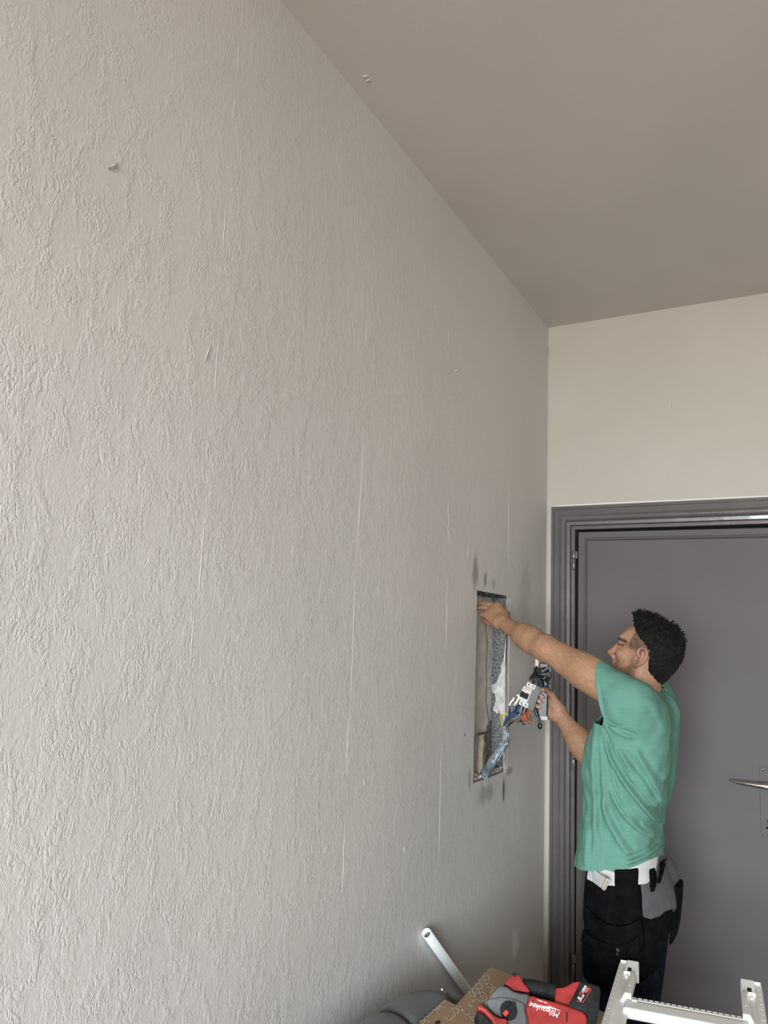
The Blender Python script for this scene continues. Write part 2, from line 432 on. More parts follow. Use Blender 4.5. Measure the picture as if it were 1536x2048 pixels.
rough_slab('niche_sill', (-ND, NY0, NZ0-.002), (.001, NY1, NZ0+.004), 2, 1, 10, 60, .004, M_plaster2, 4)
# pale plaster left on the far cheek and along its outer edge
def cheek_patch(px, name, th=.006):
    bm = bmesh.new(); Y = NY1-.006; pts = []
    for (x, y) in px:
        p = PY(x, y, Y); p[0] = np.clip(p[0], -ND, 0.0005); pts.append(p)
    prism(bm, pts, np.array([0, -th, 0])); return bevel(bm_obj(name, bm, M_plaster2, wl), .0015, 2)
cheek_patch([(1003, 1330), (1008, 1320), (1012, 1280), (1016, 1260), (1016, 1200), (1013, 1192), (1018, 1192), (1018, 1550), (1008, 1556), (1006, 1480), (1007, 1440), (1000, 1425), (997, 1400), (1002, 1370)], 'plaster_edge')
cheek_patch([(984, 1370), (993, 1366), (1001, 1345), (1006, 1352), (1004, 1400), (996, 1428), (986, 1420), (992, 1400), (990, 1388), (984, 1384)], 'plaster_patch', .004)
bm = bmesh.new(); tube(bm, [np.array([-ND+.007, *PX(x, y, -ND+.004)[1:]]) for x, y in ((970, 1240), (973, 1290), (971, 1330), (972, 1370), (970, 1400), (974, 1430), (977, 1450))], .0013, 5)
bm_obj('plaster_crack', bm, M_dark, wl)
# torn second plaster layer to the right on the niche back
bm = bmesh.new(); prism(bm, [np.array([-ND, *PX(x, y, -ND+.008)[1:]]) for x, y in ((974, 1262), (980, 1250), (990, 1255), (990, 1425), (984, 1452), (978, 1440), (973, 1390), (975, 1340), (972, 1300))], np.array([.004, 0, 0]))
bevel(bm_obj('plaster_layer', bm, M_plaster2, wl), .002, 2)
bm = bmesh.new(); prism(bm, [np.array([-ND, *PX(x, y, -ND+.008)[1:]]) for x, y in ((976, 1452), (990, 1430), (992, 1540), (976, 1545), (970, 1500))], np.array([.007, 0, 0]))
bm_obj('bare_concrete', bm, M_conc, wl)

# back wall with door opening
DX0, DX1, DZ1 = .050, 1.01, 2.115
wb = struct('wall_back', [((0, RY1, 0), (DX0, RY1+.25, RZ)), ((DX1, RY1, 0), (RX, RY1+.25, RZ)), ((DX0, RY1, DZ1), (DX1, RY1+.25, RZ))], M_backwall)
bm = bmesh.new(); tube(bm, [(.020+.05*i+random.uniform(-.004, .004), RY1-.001, 2.181+random.uniform(-.0012, .0012)) for i in range(21)], .0035, 6); bm_obj('caulk_bead', bm, M_fleck, wb, True)
bm = bmesh.new(); tube(bm, [(.0022+random.uniform(-.0005, .0005), RY1-.0015, .05+i*.1) for i in range(30)], .0022, 6); bm_obj('corner_fillet', bm, M_backwall, wb, True)
for (x, y) in ((1343, 814), (1155, 708)):
    a = PY(x, y, RY1); bm = bmesh.new(); tube(bm, [a+np.array([-.001, -.001, .006]), a+np.array([.001, -.004, 0]), a+np.array([.002, -.001, -.004])], [.001, .0022, .0008], 6); bm_obj('wall_nick', bm, M_plaster, wb, True)
struct('wall_right', [((RX, RY0-.2, 0), (RX+.2, RY1+.3, RZ))], M_other)
WX0, WX1, WZ0, WZ1 = .40, 2.60, .50, 2.50
struct('wall_rear', [((0, RY0-.2, 0), (WX0, RY0, RZ)), ((WX1, RY0-.2, 0), (RX, RY0, RZ)), ((WX0, RY0-.2, 0), (WX1, RY0, WZ0)), ((WX0, RY0-.2, WZ1), (WX1, RY0, RZ))], M_other)
M_white = new_mat('white_lacquer', (.8, .8, .78), .4)
win = struct('window_1', [((WX0, RY0-.12, WZ0), (WX0+.06, RY0-.06, WZ1)), ((WX1-.06, RY0-.12, WZ0), (WX1, RY0-.06, WZ1)), ((WX0, RY0-.12, WZ0), (WX1, RY0-.06, WZ0+.06)), ((WX0, RY0-.12, WZ1-.06), (WX1, RY0-.06, WZ1)), ((1.47, RY0-.12, WZ0), (1.53, RY0-.06, WZ1))], M_white)

# ------------------------------------------------------------------ door
M_door = new_mat('taupe_satin_paint', (.106, .096, .093), .62, noise=(5, .05, 4), bump=(30, .12, .002), spec=.35)
M_trim = new_mat('taupe_gloss_trim', (.112, .101, .098), .24, noise=(14, .08, 4), bump=(22, .35, .003), coat=.4)
M_chrome = new_mat('satin_chrome', (.62, .60, .55), .22, 1.0)
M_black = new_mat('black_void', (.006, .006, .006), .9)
door = empty('door_1', (.52, RY1, 0), kind='structure')
door['label'] = 'taupe grey painted door with moulded frame behind the man'
FT = 2.175; FX0 = .0247; FX1 = 1.035
def frame_profile(name, prof, inset0=0):
    """prof: (distance inwards from outer edge, depth toward room); mitred around left jamb, head, right jamb"""
    bm = bmesh.new(); rows = []
    for (d, h) in prof:
        y = RY1-h
        rows.append([bm.verts.new(p) for p in ((FX0+d, y, 0), (FX0+d, y, FT-d), (FX1-d, y, FT-d), (FX1-d, y, 0))])
    for i in range(len(rows)-1):
        for j in range(3): bm.faces.new((rows[i][j], rows[i+1][j], rows[i+1][j+1], rows[i][j+1]))
    o = bm_obj(name, bm, M_trim, door); return o
frame_profile('architrave', [(0, -.01), (0, .012), (.001, .014), (.013, .015), (.0145, .011), (.017, .011), (.0185, .020), (.040, .022), (.046, .027), (.053, .031), (.060, .031), (.066, .028), (.070, .021), (.073, .016), (.086, .015), (.0875, .006), (.088, -.02)])
frame_profile('door_lining', [(.088, -.02), (.0885, .004), (.092, .0055), (.104, .0055), (.106, .002), (.107, -.05)])
LX0, LX1, LZ1, LY = .1335, .932, 2.058, RY1-.003
leaf = setpar(empty('door_leaf', (LX0, LY, 0)), door)
leaf.rotation_euler = (0, math.radians(.35), 0)
def lobj(o): return setpar(o, leaf)
bm = bmesh.new(); bx(bm, (LX0, LY, .008), (LX1, LY+.04, LZ1)); lobj(bevel(bm_obj('leaf_slab', bm, M_door), .002))
def bead(d0, w, h, x0, x1, z0, z1):
    bm = bmesh.new(); rows = []
    for t, hh in ((0, 0), (.12, .55), (.3, .95), (.5, 1), (.66, .8), (.72, .35), (.8, .55), (1, 0)):
        d = d0+w*t; y = LY-h*hh-.0002
        rows.append([bm.verts.new(p) for p in ((x0+d, y, z0+d), (x0+d, y, z1-d), (x1-d, y, z1-d), (x1-d, y, z0+d))])
    for i in range(len(rows)-1):
        for j in range(4): bm.faces.new((rows[i][j], rows[i+1][j], rows[i+1][(j+1) % 4], rows[i][(j+1) % 4]))
    return lobj(bm_obj('panel_bead', bm, M_trim))
bead(.026, .015, .008, LX0, LX1+.004, .06, LZ1)
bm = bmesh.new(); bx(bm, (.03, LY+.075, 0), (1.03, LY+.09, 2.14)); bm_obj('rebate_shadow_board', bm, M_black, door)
def hinge(zc):
    h = setpar(empty('hinge', (.128, RY1-.012, zc)), door); Q = np.array([.128, RY1-.012, zc])
    for nm, a, b in (('upper_knuckle', .004, .040), ('lower_knuckle', -.042, .002)):
        bm = bmesh.new(); cyl(bm, Q+(0, 0, a), Q+(0, 0, b), .0075, 14); o = bevel(bm_obj(nm, bm, M_trim, h, True), .001); 
    bm = bmesh.new(); bx(bm, Q+(.004, -.002, .004), Q+(.016, .006, .036)); bm_obj('hinge_leaf', bm, M_trim, h)
    bm = bmesh.new(); cyl(bm, Q+(0, 0, -.048), Q+(0, 0, -.042), .006, 12, .0045); bm_obj('pin_tip', bm, M_dark, h)
hinge(1.935); hinge(1.085); hinge(.28)
# handle plate, lever, cylinder
pl0, pl1 = .8395, .889
def plate():
    bm = bmesh.new(); pts = []; z0, z1, r = .995+.0, 1.165-.03, .008
    z1 = PY(1520, 1533, LY)[2]; z0 = PY(1523, 1672, LY)[2]
    for (cx, cz, a0) in ((pl1-r, z1-r, 0), (pl0+r, z1-r, 90), (pl0+r, z0+r, 180), (pl1-r, z0+r, 270)):
        for k in range(5):
            a = math.radians(a0+k*22.5); pts.append(np.array([cx+r*math.cos(a), LY+.0005, cz+r*math.sin(a)]))
    prism(bm, pts, np.array([0, -.0045, 0])); return z0, z1, bevel(bm_obj('handle_plate', bm, M_door, door), .0015)
pz0, pz1, plate_o = plate()
hz = PY(1533, 1571, LY-.02)[2]
bm = bmesh.new(); cyl(bm, (.864, LY-.004, hz), (.864, LY-.05, hz), .0105, 18); bm_obj('lever_neck', bm, M_chrome, door, True)
bm = bmesh.new(); P = catmull([(.876, LY-.050, hz+.001), (.850, LY-.052, hz+.001), (.815, LY-.052, hz+.002), (.775, LY-.050, hz+.003), (.738, LY-.044, hz+.006)], 6)
tube(bm, P, np.interp(np.linspace(0, 1, len(P)), [0, .15, .4, .8, 1], [.0115, .0125, .010, .0065, .0022]), 14); bm_obj('lever', bm, M_chrome, door, True)
for zz in (pz1-.010, pz0+.012):
    bm = bmesh.new(); cyl(bm, (.853 if zz > 1.1 else .862, LY-.004, zz), (.853 if zz > 1.1 else .862, LY-.0062, zz), .0042, 12); bm_obj('screw', bm, M_chrome, door, True)
kz = PY(1530, 1645, LY)[2]
bm = bmesh.new(); cyl(bm, (.862, LY-.004, kz+.006), (.862, LY-.008, kz+.006), .0085, 18); bx(bm, (.857, LY-.0078, kz-.020), (.867, LY-.004, kz+.004)); cyl(bm, (.862, LY-.004, kz-.018), (.862, LY-.0078, kz-.018), .005, 14); bm_obj('lock_cylinder', bm, M_door, door)
bm = bmesh.new(); bx(bm, (.8605, LY-.0086, kz+.000), (.8632, LY-.0079, kz+.012)); bm_obj('keyhole', bm, M_black, door)

# ------------------------------------------------------------------ the electrician
M_skin = new_mat('skin', (.45, .26, .16), .58, noise=(110, .13, 5), bump=(160, .35, .0010), attr='Col', spec=.35)
M_hair = new_mat('black_curly_hair', (.0032, .0027, .0024), .8, noise=(80, .3, 3), bump=(240, .8, .003), spec=.25)
M_shirt = new_mat('sea_green_cotton', (.105, .240, .188), .9, noise=(9, .06, 5), bump=(420, .35, .0008), spec=.15)
_nt = M_shirt.node_tree; _mp = _nt.nodes.new('ShaderNodeMapping'); _mp.inputs['Scale'].default_value = (.25, .25, 6.0); _tn = [n for n in _nt.nodes if n.type == 'TEX_NOISE'][0]
_tc = [n for n in _nt.nodes if n.type == 'TEX_COORD'][0]; _tn.inputs['Scale'].default_value = 60; _nt.links.new(_tc.outputs['Object'], _mp.inputs[0]); _nt.links.new(_mp.outputs[0], _tn.inputs['Vector'])
M_greypants = new_mat('dark_slate_canvas', (.072, .070, .075), .85, noise=(40, .10, 4), bump=(300, .3, .0006))
M_blackpants = new_mat('black_canvas', (.0040, .0040, .0045), .95, noise=(30, .5, 4), bump=(250, .4, .0008), spec=.04)
M_jean = new_mat('dark_blue_denim', (.009, .012, .021), .95, noise=(60, .35, 4), spec=.05)
M_belt = new_mat('white_webbing', (.46, .46, .445), .7, noise=(30, .05, 3), bump=(500, .3, .0004))
M_tan = new_mat('tan_leather', (.30, .24, .16), .6)
M_shoe = new_mat('black_work_shoe', (.012, .012, .012), .5)
M_eye = new_mat('eye', (.05, .035, .03), .1)

SL = np.array([.566, 2.335, 1.424]); EL = np.array([.304, 2.412, 1.549]); WL = np.array([.110, 2.545, 1.628])
SR = np.array([.575, 2.665, 1.400]); ER = np.array([.385, 2.700, 1.185]); WR = PY(1118, 1428, 2.718)
# head frame: X forward, Y left, Z up
fy, fp, fr = math.radians(10.5), math.radians(18), math.radians(0)
hx = np.array([-math.cos(fy)*math.cos(fp), math.sin(fy)*math.cos(fp), math.sin(fp)])
hy = nrm(np.cross([0, 0, 1], hx)); hz_ = np.cross(hx, hy)
HR = np.stack([hx, hy, hz_], 1)
EARL = np.array([-.004, .077, -.012])
HO = PY(1280, 1316, 2.425) - HR@EARL
def H(x, y, z): return HO+HR@np.array([x, y, z], float)
body = SDF()
# torso, pelvis, legs (under the clothes)
TZ = [.86, .97, 1.09, 1.20, 1.28, 1.35, 1.42, 1.47]
body.add(f_loft(TZ, [.43, .44, .445, .445, .458, .490, .53, .56], [.625, .62, .62, .64, .635, .605, .58, .57], [.15, .145, .14, .15, .155, .13, .085, .05], [2.5]*8, .86, 1.47), .01)
body.add(f_rc((.59, 2.42, 1.355), SL+[.006, 0, -.026], .042, .042), .03); body.add(f_rc((.60, 2.58, 1.36), SR, .045, .045), .03)
neckbase = np.array([.600, 2.495, 1.43])
body.add(f_rc(neckbase+[-.022, 0, -.03], H(-.008, 0, -.055), .049, .049), .04)
body.add(f_rc(neckbase+[-.015, -.03, -.035], H(-.018, .03, -.07), .026, .026), .03)   # trapezius, near side
body.add(f_rc(neckbase+[-.03, -.02, -.02], H(.0, .052, -.04), .016, .014), .02)  # sternomastoid
# left arm, reaching up
ua, fa = nrm(EL-SL), nrm(WL-EL)
body.add(f_rc(SL+[0, 0, -.020], SL+(EL-SL)*.5, .044, .046), .03); body.add(f_rc(SL+(EL-SL)*.45, EL, .048, .036), .03)
body.add(f_rc(SL+(EL-SL)*.3+[0, 0, -.012], SL+(EL-SL)*.75+[0, 0, -.012], .040, .032), .02)
body.add(f_rc(SL+(EL-SL)*.35+[0, 0, .010], SL+(EL-SL)*.8+[0, 0, .008], .040, .030), .02)
body.add(f_rc(EL, EL+(WL-EL)*.45, .036, .036), .03); body.add(f_rc(EL+(WL-EL)*.3, WL, .036, .0225), .03)
body.add(f_rc(EL+(WL-EL)*.05+[0, 0, -.010], EL+(WL-EL)*.5+[0, 0, -.014], .028, .024), .02)
body.add(f_el(EL+[.012, -.026, -.008], (.017, .017, .017)), .02)                 # point of the elbow
body.add(f_rc(WL+[.01, -.008, .010], WL+[-.012, -.004, .006], .014, .012), .015)  # wrist bone
# right arm, forearm raised
body.add(f_rc(SR, SR+(ER-SR)*.5, .055, .046), .03); body.add(f_rc(SR+(ER-SR)*.45, ER, .046, .038), .03)
body.add(f_rc(ER, ER+(WR-ER)*.4, .039, .040), .03); body.add(f_rc(ER+(WR-ER)*.3, WR, .040, .025), .03)
body.add(f_el(ER+[.012, 0, -.012], (.022, .022, .022)), .02)
nails = []
def hand(W, u, n, v, curls, thumb, s=1.0, spread=0.05, lean=0.0):
    """W wrist, u towards the fingers, n out of the back of the hand, v towards the thumb"""
    u, n, v = nrm(u), nrm(n), nrm(v)
    for off, wd in ((.030, .031), (.021, .010), (-.0, -.0), (-.022, .0)):
        a = W+v*(off*.55*s)+u*.004; b = W+u*(.086*s)+v*off*s
        body.add(f_rc(a, b, .0165*s, .0135*s), .014)
    body.add(f_rc(W+u*.01+v*.014*s-n*.006, W+u*.05*s+v*.032*s-n*.012, .017*s, .014*s), .016)
    body.add(f_rc(W+u*.01-v*.014*s-n*.006, W+u*.05*s-v*.024*s-n*.010, .015*s, .012*s), .016)
    lens = [(.043, .026, .021), (.047, .030, .022), (.044, .028, .022), (.035, .021, .019)]
    for i, (off, c) in enumerate(zip((.030, .010, -.010, -.029), curls)):
        p = W+u*(.088-.004*abs(i-1))*s+v*off*s; ang = 0; rr = [.0098, .0088, .0078, .0066]
        if i == 3: rr = [q*.88 for q in rr]
        sp = spread*(1.5-i)+lean
        body.add(f_rc(W+u*.05*s+v*off*.8*s+n*.003, p+n*.002, .008*s, .0108*s), .008)
        for k in range(3):
            ang += math.radians(c[k]); d = nrm((u*math.cos(sp)+v*math.sin(sp))*math.cos(ang)-n*math.sin(ang))
            q = p+d*lens[i][k]*s; body.add(f_rc(p, q, rr[k]*s, rr[k+1]*s), .003 if k else .006)
            if k == 2: nails.append((p*.35+q*.65, d, nrm(np.cross(v, d)*-1 if np.dot(np.cross(v, d), n*math.cos(ang)+u*math.sin(ang)) < 0 else np.cross(v, d)), v, rr[2]*s))
            p = q
    p = W+u*.022*s+v*.026*s-n*.008*s
    for k, (d, L, r1, r2) in enumerate(zip(thumb, (.040, .033, .026), (.0145, .0110, .0098), (.0112, .0098, .0078))):
        d = nrm(d[0]*u+d[1]*v+d[2]*n); q = p+d*L*s; body.add(f_rc(p, q, r1*s, r2*s), .008 if k == 0 else .003); p = q
ul = nrm(np.array([.0495, 2.590, 1.673])-WL)
nl = np.array([.35, -1, .18]); nl = nrm(nl-ul*(nl@ul)); vl = np.cross(nl, ul)*1.0
if vl[2] < 0: vl = -vl
hand(WL, ul, nl, vl, s=.93, curls=[(-8, 12, 8), (-2, 16, 10), (22, 36, 22), (62, 80, 40)], thumb=[(.80, .40, -.55), (.90, -.25, -.30), (.85, -.45, -.15)], lean=-.62)
ur = nrm([-.84, .02, .50]); nr_ = nrm([.05, 1, .0]); nr_ = nrm(nr_-ur*(nr_@ur)); vr = nrm(np.cross(ur, nr_)); vr = vr if vr[2] > 0 else -vr
hand(WR, ur, nr_, vr, [(62, 82, 40), (66, 84, 42), (68, 86, 42), (70, 86, 42)], [(.70, .60, -.60), (.55, .25, -.85), (.15, .05, -1)])
HL = [(.535, 2.405), (.535, 2.595)]
for (hx0, hy0), kx, ax_ in ((HL[0], .51, .55), (HL[1], .50, .54)):
    body.add(f_rc((hx0, hy0, .88), (kx, hy0, .48), .085, .055), .03); body.add(f_rc((kx, hy0, .48), (ax_, hy0, .09), .052, .034), .02)
    body.add(f_rc((ax_, hy0, .06), (ax_-.13, hy0, .045), .035, .028), .02)
# head
head = SDF()
def hrc(a, b, r1, r2): return f_rc(a, b, r1, r2)
head.add(f_el((-.006, 0, .030), (.079, .071, .073)), .01)
head.add(f_el((-.020, 0, .005), (.050, .061, .060)), .03)
head.add(f_el((.032, 0, -.022), (.062, .058, .078)), .03)
for sgn in (1, -1):
    head.add(hrc((.004, sgn*.052, -.062), (.070, sgn*.014, -.100), .016, .018), .022)
    head.add(hrc((.002, sgn*.056, -.03), (.004, sgn*.052, -.066), .016, .016), .02)
    head.add(f_el((.062, sgn*.042, -.026), (.022, .020, .018)), .02)
    head.add(hrc((.082, sgn*.040, .017), (.090, sgn*.012, .015), .010, .010), .014)
    head.add(f_el((.092, sgn*.033, -.003), (.017, .018, .012)), .008, True)
    head.add(f_el((.076, sgn*.033, -.003), (.0135, .0145, .0125)), .004)
    head.add(hrc((.0835, sgn*.020, .004), (.080, sgn*.046, .003), .0045, .004), .003)
    head.add(hrc((.0835, sgn*.020, -.011), (.079, sgn*.045, -.010), .004, .0035), .003)
head.add(f_el((.052, 0, -.082), (.040, .034, .030)), .02)
head.add(hrc((.075, 0, -.099), (.077, 0, -.099), .019, .019), .016)
head.add(f_el((.064, 0, .034), (.020, .045, .024)), .03)
head.add(hrc((.091, 0, .006), (.113, 0, -.036), .0085, .0115), .010)
head.add(f_el((.1165, 0, -.040), (.010, .011, .009)), .008)
for sgn in (1, -1):
    head.add(f_el((.101, sgn*.0125, -.044), (.012, .0075, .0075)), .006)
    head.add(hrc((.108, sgn*.0065, -.053), (.100, sgn*.0075, -.050), .0028, .0028), .003, True)
head.add(hrc((.088, -.014, -.062), (.088, .014, -.062), .012, .012), .012)
head.add(hrc((.090, -.018, -.0705), (.090, .018, -.0705), .0075, .0075), .006); head.add(hrc((.094, -.008, -.069), (.094, .008, -.069), .0075, .0075), .006)
head.add(hrc((.089, -.017, -.083), (.089, .017, -.083), .008, .008), .006); head.add(hrc((.092, -.006, -.083), (.092, .006, -.083), .008, .008), .006)
head.add(hrc((.103, -.020, -.0765), (.103, .020, -.0765), .0022, .0022), .004, True)
def ear_pts(p, sgn, flare):
    out = []
    ca, sa = math.cos(math.radians(-13)), math.sin(math.radians(-13))
    for a, b, o in p:
        x, z = a*ca-b*sa*-1*-1, 0
        x = a*ca+b*sa; z = -a*sa+b*ca
        out.append(np.array([EARL[0]+x, sgn*(.0725+o+flare*max(0, -a+.012)), EARL[2]+z]))
    return out
for sgn in (1, -1):
    helix = catmull(ear_pts([(.000, .000, .004), (.009, .006, .005), (.014, .015, .006), (.011, .026, .008), (.001, .0325, .010), (-.010, .031, .010), (-.0175, .022, .010), (-.0195, .008, .010), (-.016, -.008, .008), (-.009, -.020, .006), (-.001, -.0275, .005)], sgn, .35), 3)
    for a, b in zip(helix[:-1], helix[1:]): head.add(hrc(a, b, .0036, .0036), .003)
    lob = ear_pts([(.003, -.026, .004), (.004, -.019, .003)], sgn, .35); head.add(hrc(lob[0], lob[1], .0068, .006), .005)
    anti = catmull(ear_pts([(.001, .020, .004), (-.007, .014, .006), (-.010, .003, .007), (-.008, -.010, .006), (-.001, -.017, .004), (.005, -.014, .004)], sgn, .35), 3)
    for a, b in zip(anti[:-1], anti[1:]): head.add(hrc(a, b, .0034, .0034), .004)
    tr = ear_pts([(.0115, -.003, .002), (.0105, -.010, .002)], sgn, .35); head.add(hrc(tr[0], tr[1], .0042, .004), .004)
    pl = ear_pts([(-.003, .017, .003), (-.009, -.006, .003)], sgn, .35); head.add(hrc(pl[0], pl[1], .0075, .006), .006)
    pl = ear_pts([(.0005, -.004, -.001), (.0005, -.009, -.001)], sgn, .35); head.add(hrc(pl[0], pl[1], .0055, .005), .003, True)
# head evaluated in its own frame, joined to the neck of the body field
h = .0019
D, lo_, ax_s = head.grid((-.135, -.12, -.185), (.14, .12, .135), h)
G = np.stack(np.meshgrid(*ax_s, indexing='ij'), -1); GW = HO+G@HR.T
for (f, l, u), k, sub in body.ops[0:6]: D = SDF.comb(D, f(GW), min(k, .03), False)
Vh, Fh = nets(D, lo_, h); Vhl = Vh.copy()
skin0 = np.array([.315, .175, .108]); red = np.array([.35, .15, .10]); tanc = np.array([.305, .170, .095])
col = np.tile(skin0, (len(Vh), 1)); x, y, z = Vhl.T
def sst(a, b, v): t = np.clip((v-a)/(b-a), 0, 1); return t*t*(3-2*t)
nz1 = vnoise(Vhl, 900, 3); nz2 = rng.normal(size=len(Vhl))*.8
def mixc(c, t, k): k = np.clip(k, 0, 1)[:, None]; return c*(1-k)+np.asarray(t)*k
col = mixc(col, red, .55*sst(.095, .112, x)*sst(.0, -.02, z)+.25*np.exp(-((x-.07)**2+(z+.028)**2)/.0005))
col = mixc(col, (.36, .165, .115), .6*((np.abs(y) > .074) & (np.abs(x-EARL[0]) < .035) & (z > -.055) & (z < .03)))
# cropped beard: jaw, chin and upper lip
line = np.interp(x, [-.02, .0, .02, .045, .065, .08, .10], [-.01, -.02, -.045, -.058, -.064, -.055, -.055])
bd = sst(.006, -.010, z-line)*sst(-.006, .010, x+.15*(z+.1))*sst(-.125, -.112, z+.0*x)
bd = bd*(1-.9*((np.abs(z+.0765) < .0085) & (np.abs(y) < .017) & (x > .088)))
col = mixc(col, (.070, .042, .028), bd*np.clip(.62+.22*nz2+.12*nz1, .2, .9))
side = sst(.010, -.004, np.abs(x-.016))*sst(-.06, -.045, z)*sst(.03, .02, z)*(np.abs(y) > .045)
col = mixc(col, (.12, .075, .055), .55*side*(np.abs(y) < .073))
# faded temples
fade = sst(.050, .040, x+.18*(z-.03))*sst(-.006, .010, z)*(np.abs(y) > .03)*sst(-.05, -.02, x)
col = mixc(col, (.055, .038, .028), fade*np.clip(.74+.16*nz2+.15*nz1, .35, .95)*(np.abs(y) < .0765))
# brows, lids
for sgn in (1, -1):
    col = mixc(col, (.016, .011, .009), 1.0*np.exp(-(((z-(.0205-.10*np.clip(sgn*y-.040, 0, 1)*3)))/.0058)**2)*sst(.061, .053, sgn*y)*sst(.008, .014, sgn*y)*(x > .05))
    col = mixc(col, (.02, .013, .010), .95*np.exp(-((z-.0015)/.0036)**2)*sst(.056, .050, sgn*y)*sst(.014, .018, sgn*y)*(x > .058))
col = mixc(col, (.30, .115, .085), .8*((np.abs(y) < .018) & (x > .090) & (z < -.066) & (z > -.089)))
nz3 = vnoise(Vhl, 45, 9); col = col*(1+.06*nz3[:, None])
Vh = HO+Vhl@HR.T
parts = [(Vh, Fh, col)]
def region(lo, hi, hh):
    V, F = sdf_mesh(body, lo, hi, hh)
    c = np.tile(tanc, (len(V), 1)); c = c*(1+.07*vnoise(V, 40, 11)+.05*vnoise(V, 400, 12))[:, None]
    return V, F, c
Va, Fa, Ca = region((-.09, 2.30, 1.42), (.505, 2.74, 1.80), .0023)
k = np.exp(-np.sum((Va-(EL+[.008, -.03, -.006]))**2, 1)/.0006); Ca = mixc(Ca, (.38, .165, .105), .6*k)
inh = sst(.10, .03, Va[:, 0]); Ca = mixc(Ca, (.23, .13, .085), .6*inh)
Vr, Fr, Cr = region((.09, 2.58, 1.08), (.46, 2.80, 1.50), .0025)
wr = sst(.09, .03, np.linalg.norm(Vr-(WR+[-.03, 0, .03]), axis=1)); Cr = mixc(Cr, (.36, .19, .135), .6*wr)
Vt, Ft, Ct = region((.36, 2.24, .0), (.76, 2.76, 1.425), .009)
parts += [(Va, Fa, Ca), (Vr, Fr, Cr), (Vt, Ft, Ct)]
off = 0; VV, FF, CC = [], [], []
for V, F, c in parts: VV.append(V); FF.append(F+off); CC.append(c); off += len(V)
person = np_obj('person', np.concatenate(VV), np.concatenate(FF), M_skin, None, np.concatenate(CC))
tag(person, 'dark-haired man in sea green t-shirt and black work trousers reaching into the wall niche', 'person')
for sgn in (1, -1):
    bm = bmesh.new(); bmesh.ops.create_uvsphere(bm, u_segments=16, v_segments=10, radius=.0118, matrix=Matrix.Translation(H(.0765, sgn*.033, -.003)))
    bm_obj('eye', bm, M_eye, person, True)
def nail_mesh():
    bm = bmesh.new()
    for c, d, nn, vv, r in nails:
        ring = []
        for i in range(9):
            a = math.pi*2*i/9; q = c+d*math.cos(a)*r*.85+vv*math.sin(a)*r*.68; q = q+nn*(r*(.93-.22*abs(math.sin(a)))); ring.append(bm.verts.new(q))
        cvt = bm.verts.new(c+nn*r*1.03)
        for i in range(9): bm.faces.new((ring[i], ring[(i+1) % 9], cvt))
    return bm
M_nail = new_mat('fingernail', (.34, .20, .155), .5)
bm_obj('fingernails', nail_mesh(), M_nail, person, True)['kind'] = 'stuff'

# hair
hair = SDF()
hair.add(f_el((-.002, 0, .033), (.088, .078, .079)), .01)
hair.add(f_el((-.026, 0, .006), (.054, .066, .064)), .03)
hair.add(f_rc((-.040, .024, -.02), (-.040, .012, -.092), .034, .012), .03); hair.add(f_rc((-.040, -.024, -.02), (-.040, -.012, -.092), .034, .012), .03)
hair.add(f_el((.036, 0, .096), (.042, .050, .022)), .02)
for i in range(420):
    th = rng.uniform(0, 2*math.pi); ph = math.acos(rng.uniform(-.25, 1)); d = np.array([math.sin(ph)*math.cos(th), math.sin(ph)*math.sin(th), math.cos(ph)])
    p = np.array([-.002, 0, .032])+d*np.array([.085, .077, .077]); r = rng.uniform(.004, .0085)*(1.0 if p[2] > .03 else .6)
    hair.add(f_el(p, (r, r, r)), .004)
HP = [(.100, .095), (.068, .089), (.052, .070), (.040, .062), (.022, .048), (-.004, .036), (-.024, .020), (-.029, -.010), (-.030, -.045), (-.032, -.080), (-.036, -.112), (-.25, -.112), (-.25, .3), (.13, .3)]
def hpost(D, G): 
    jit = .003*vnoise(G, 260, 21)
    pp = poly_sdf(G[:, :, :, 0][:, 0, :], G[:, :, :, 2][:, 0, :], HP)[:, None, :]
    # the cut follows the hairline, rounded towards the forehead middle
    back = .12*np.clip(.06-np.abs(G[..., 1]), 0, 1)
    return np.maximum(D+.0012*vnoise(G, 420, 22), pp+jit-back*0)
Vq, Fq = sdf_mesh(hair, (-.15, -.11, -.13), (.10, .11, .155), .0025, hpost)
hv, hf = [HO+Vq@HR.T], [Fq]; off = len(Vq)
keep = Vq[(Vq[:, 2] > .0)]
bm = bmesh.new()
for i in range(650):
    p = keep[rng.integers(len(keep))]
    if poly_sdf(p[:1], p[2:3], HP)[0] > -.004: continue
    nn = nrm(p-np.array([-.02, 0, .04])); t = nrm(np.cross(nn, rng.normal(size=3))); b = np.cross(nn, t)
    r = rng.uniform(.003, .0065); top = 1.0 if p[2] > .07 else .45
    pts = [p+nn*(-.002+(.0125*top)*s)+(t*math.cos(s*5.2)+b*math.sin(s*5.2))*r*(s**.5) for s in np.linspace(0, 1, 7)]
    tube(bm, [HO+HR@q for q in pts], np.interp(np.linspace(0, 1, 7), [0, .7, 1], [.0015, .0013, .0005]), 4)
ho = np_obj('hair', hv[0], hf[0], M_hair, person)
bm_obj('hair_curls', bm, M_hair, ho, True)['kind'] = 'stuff'

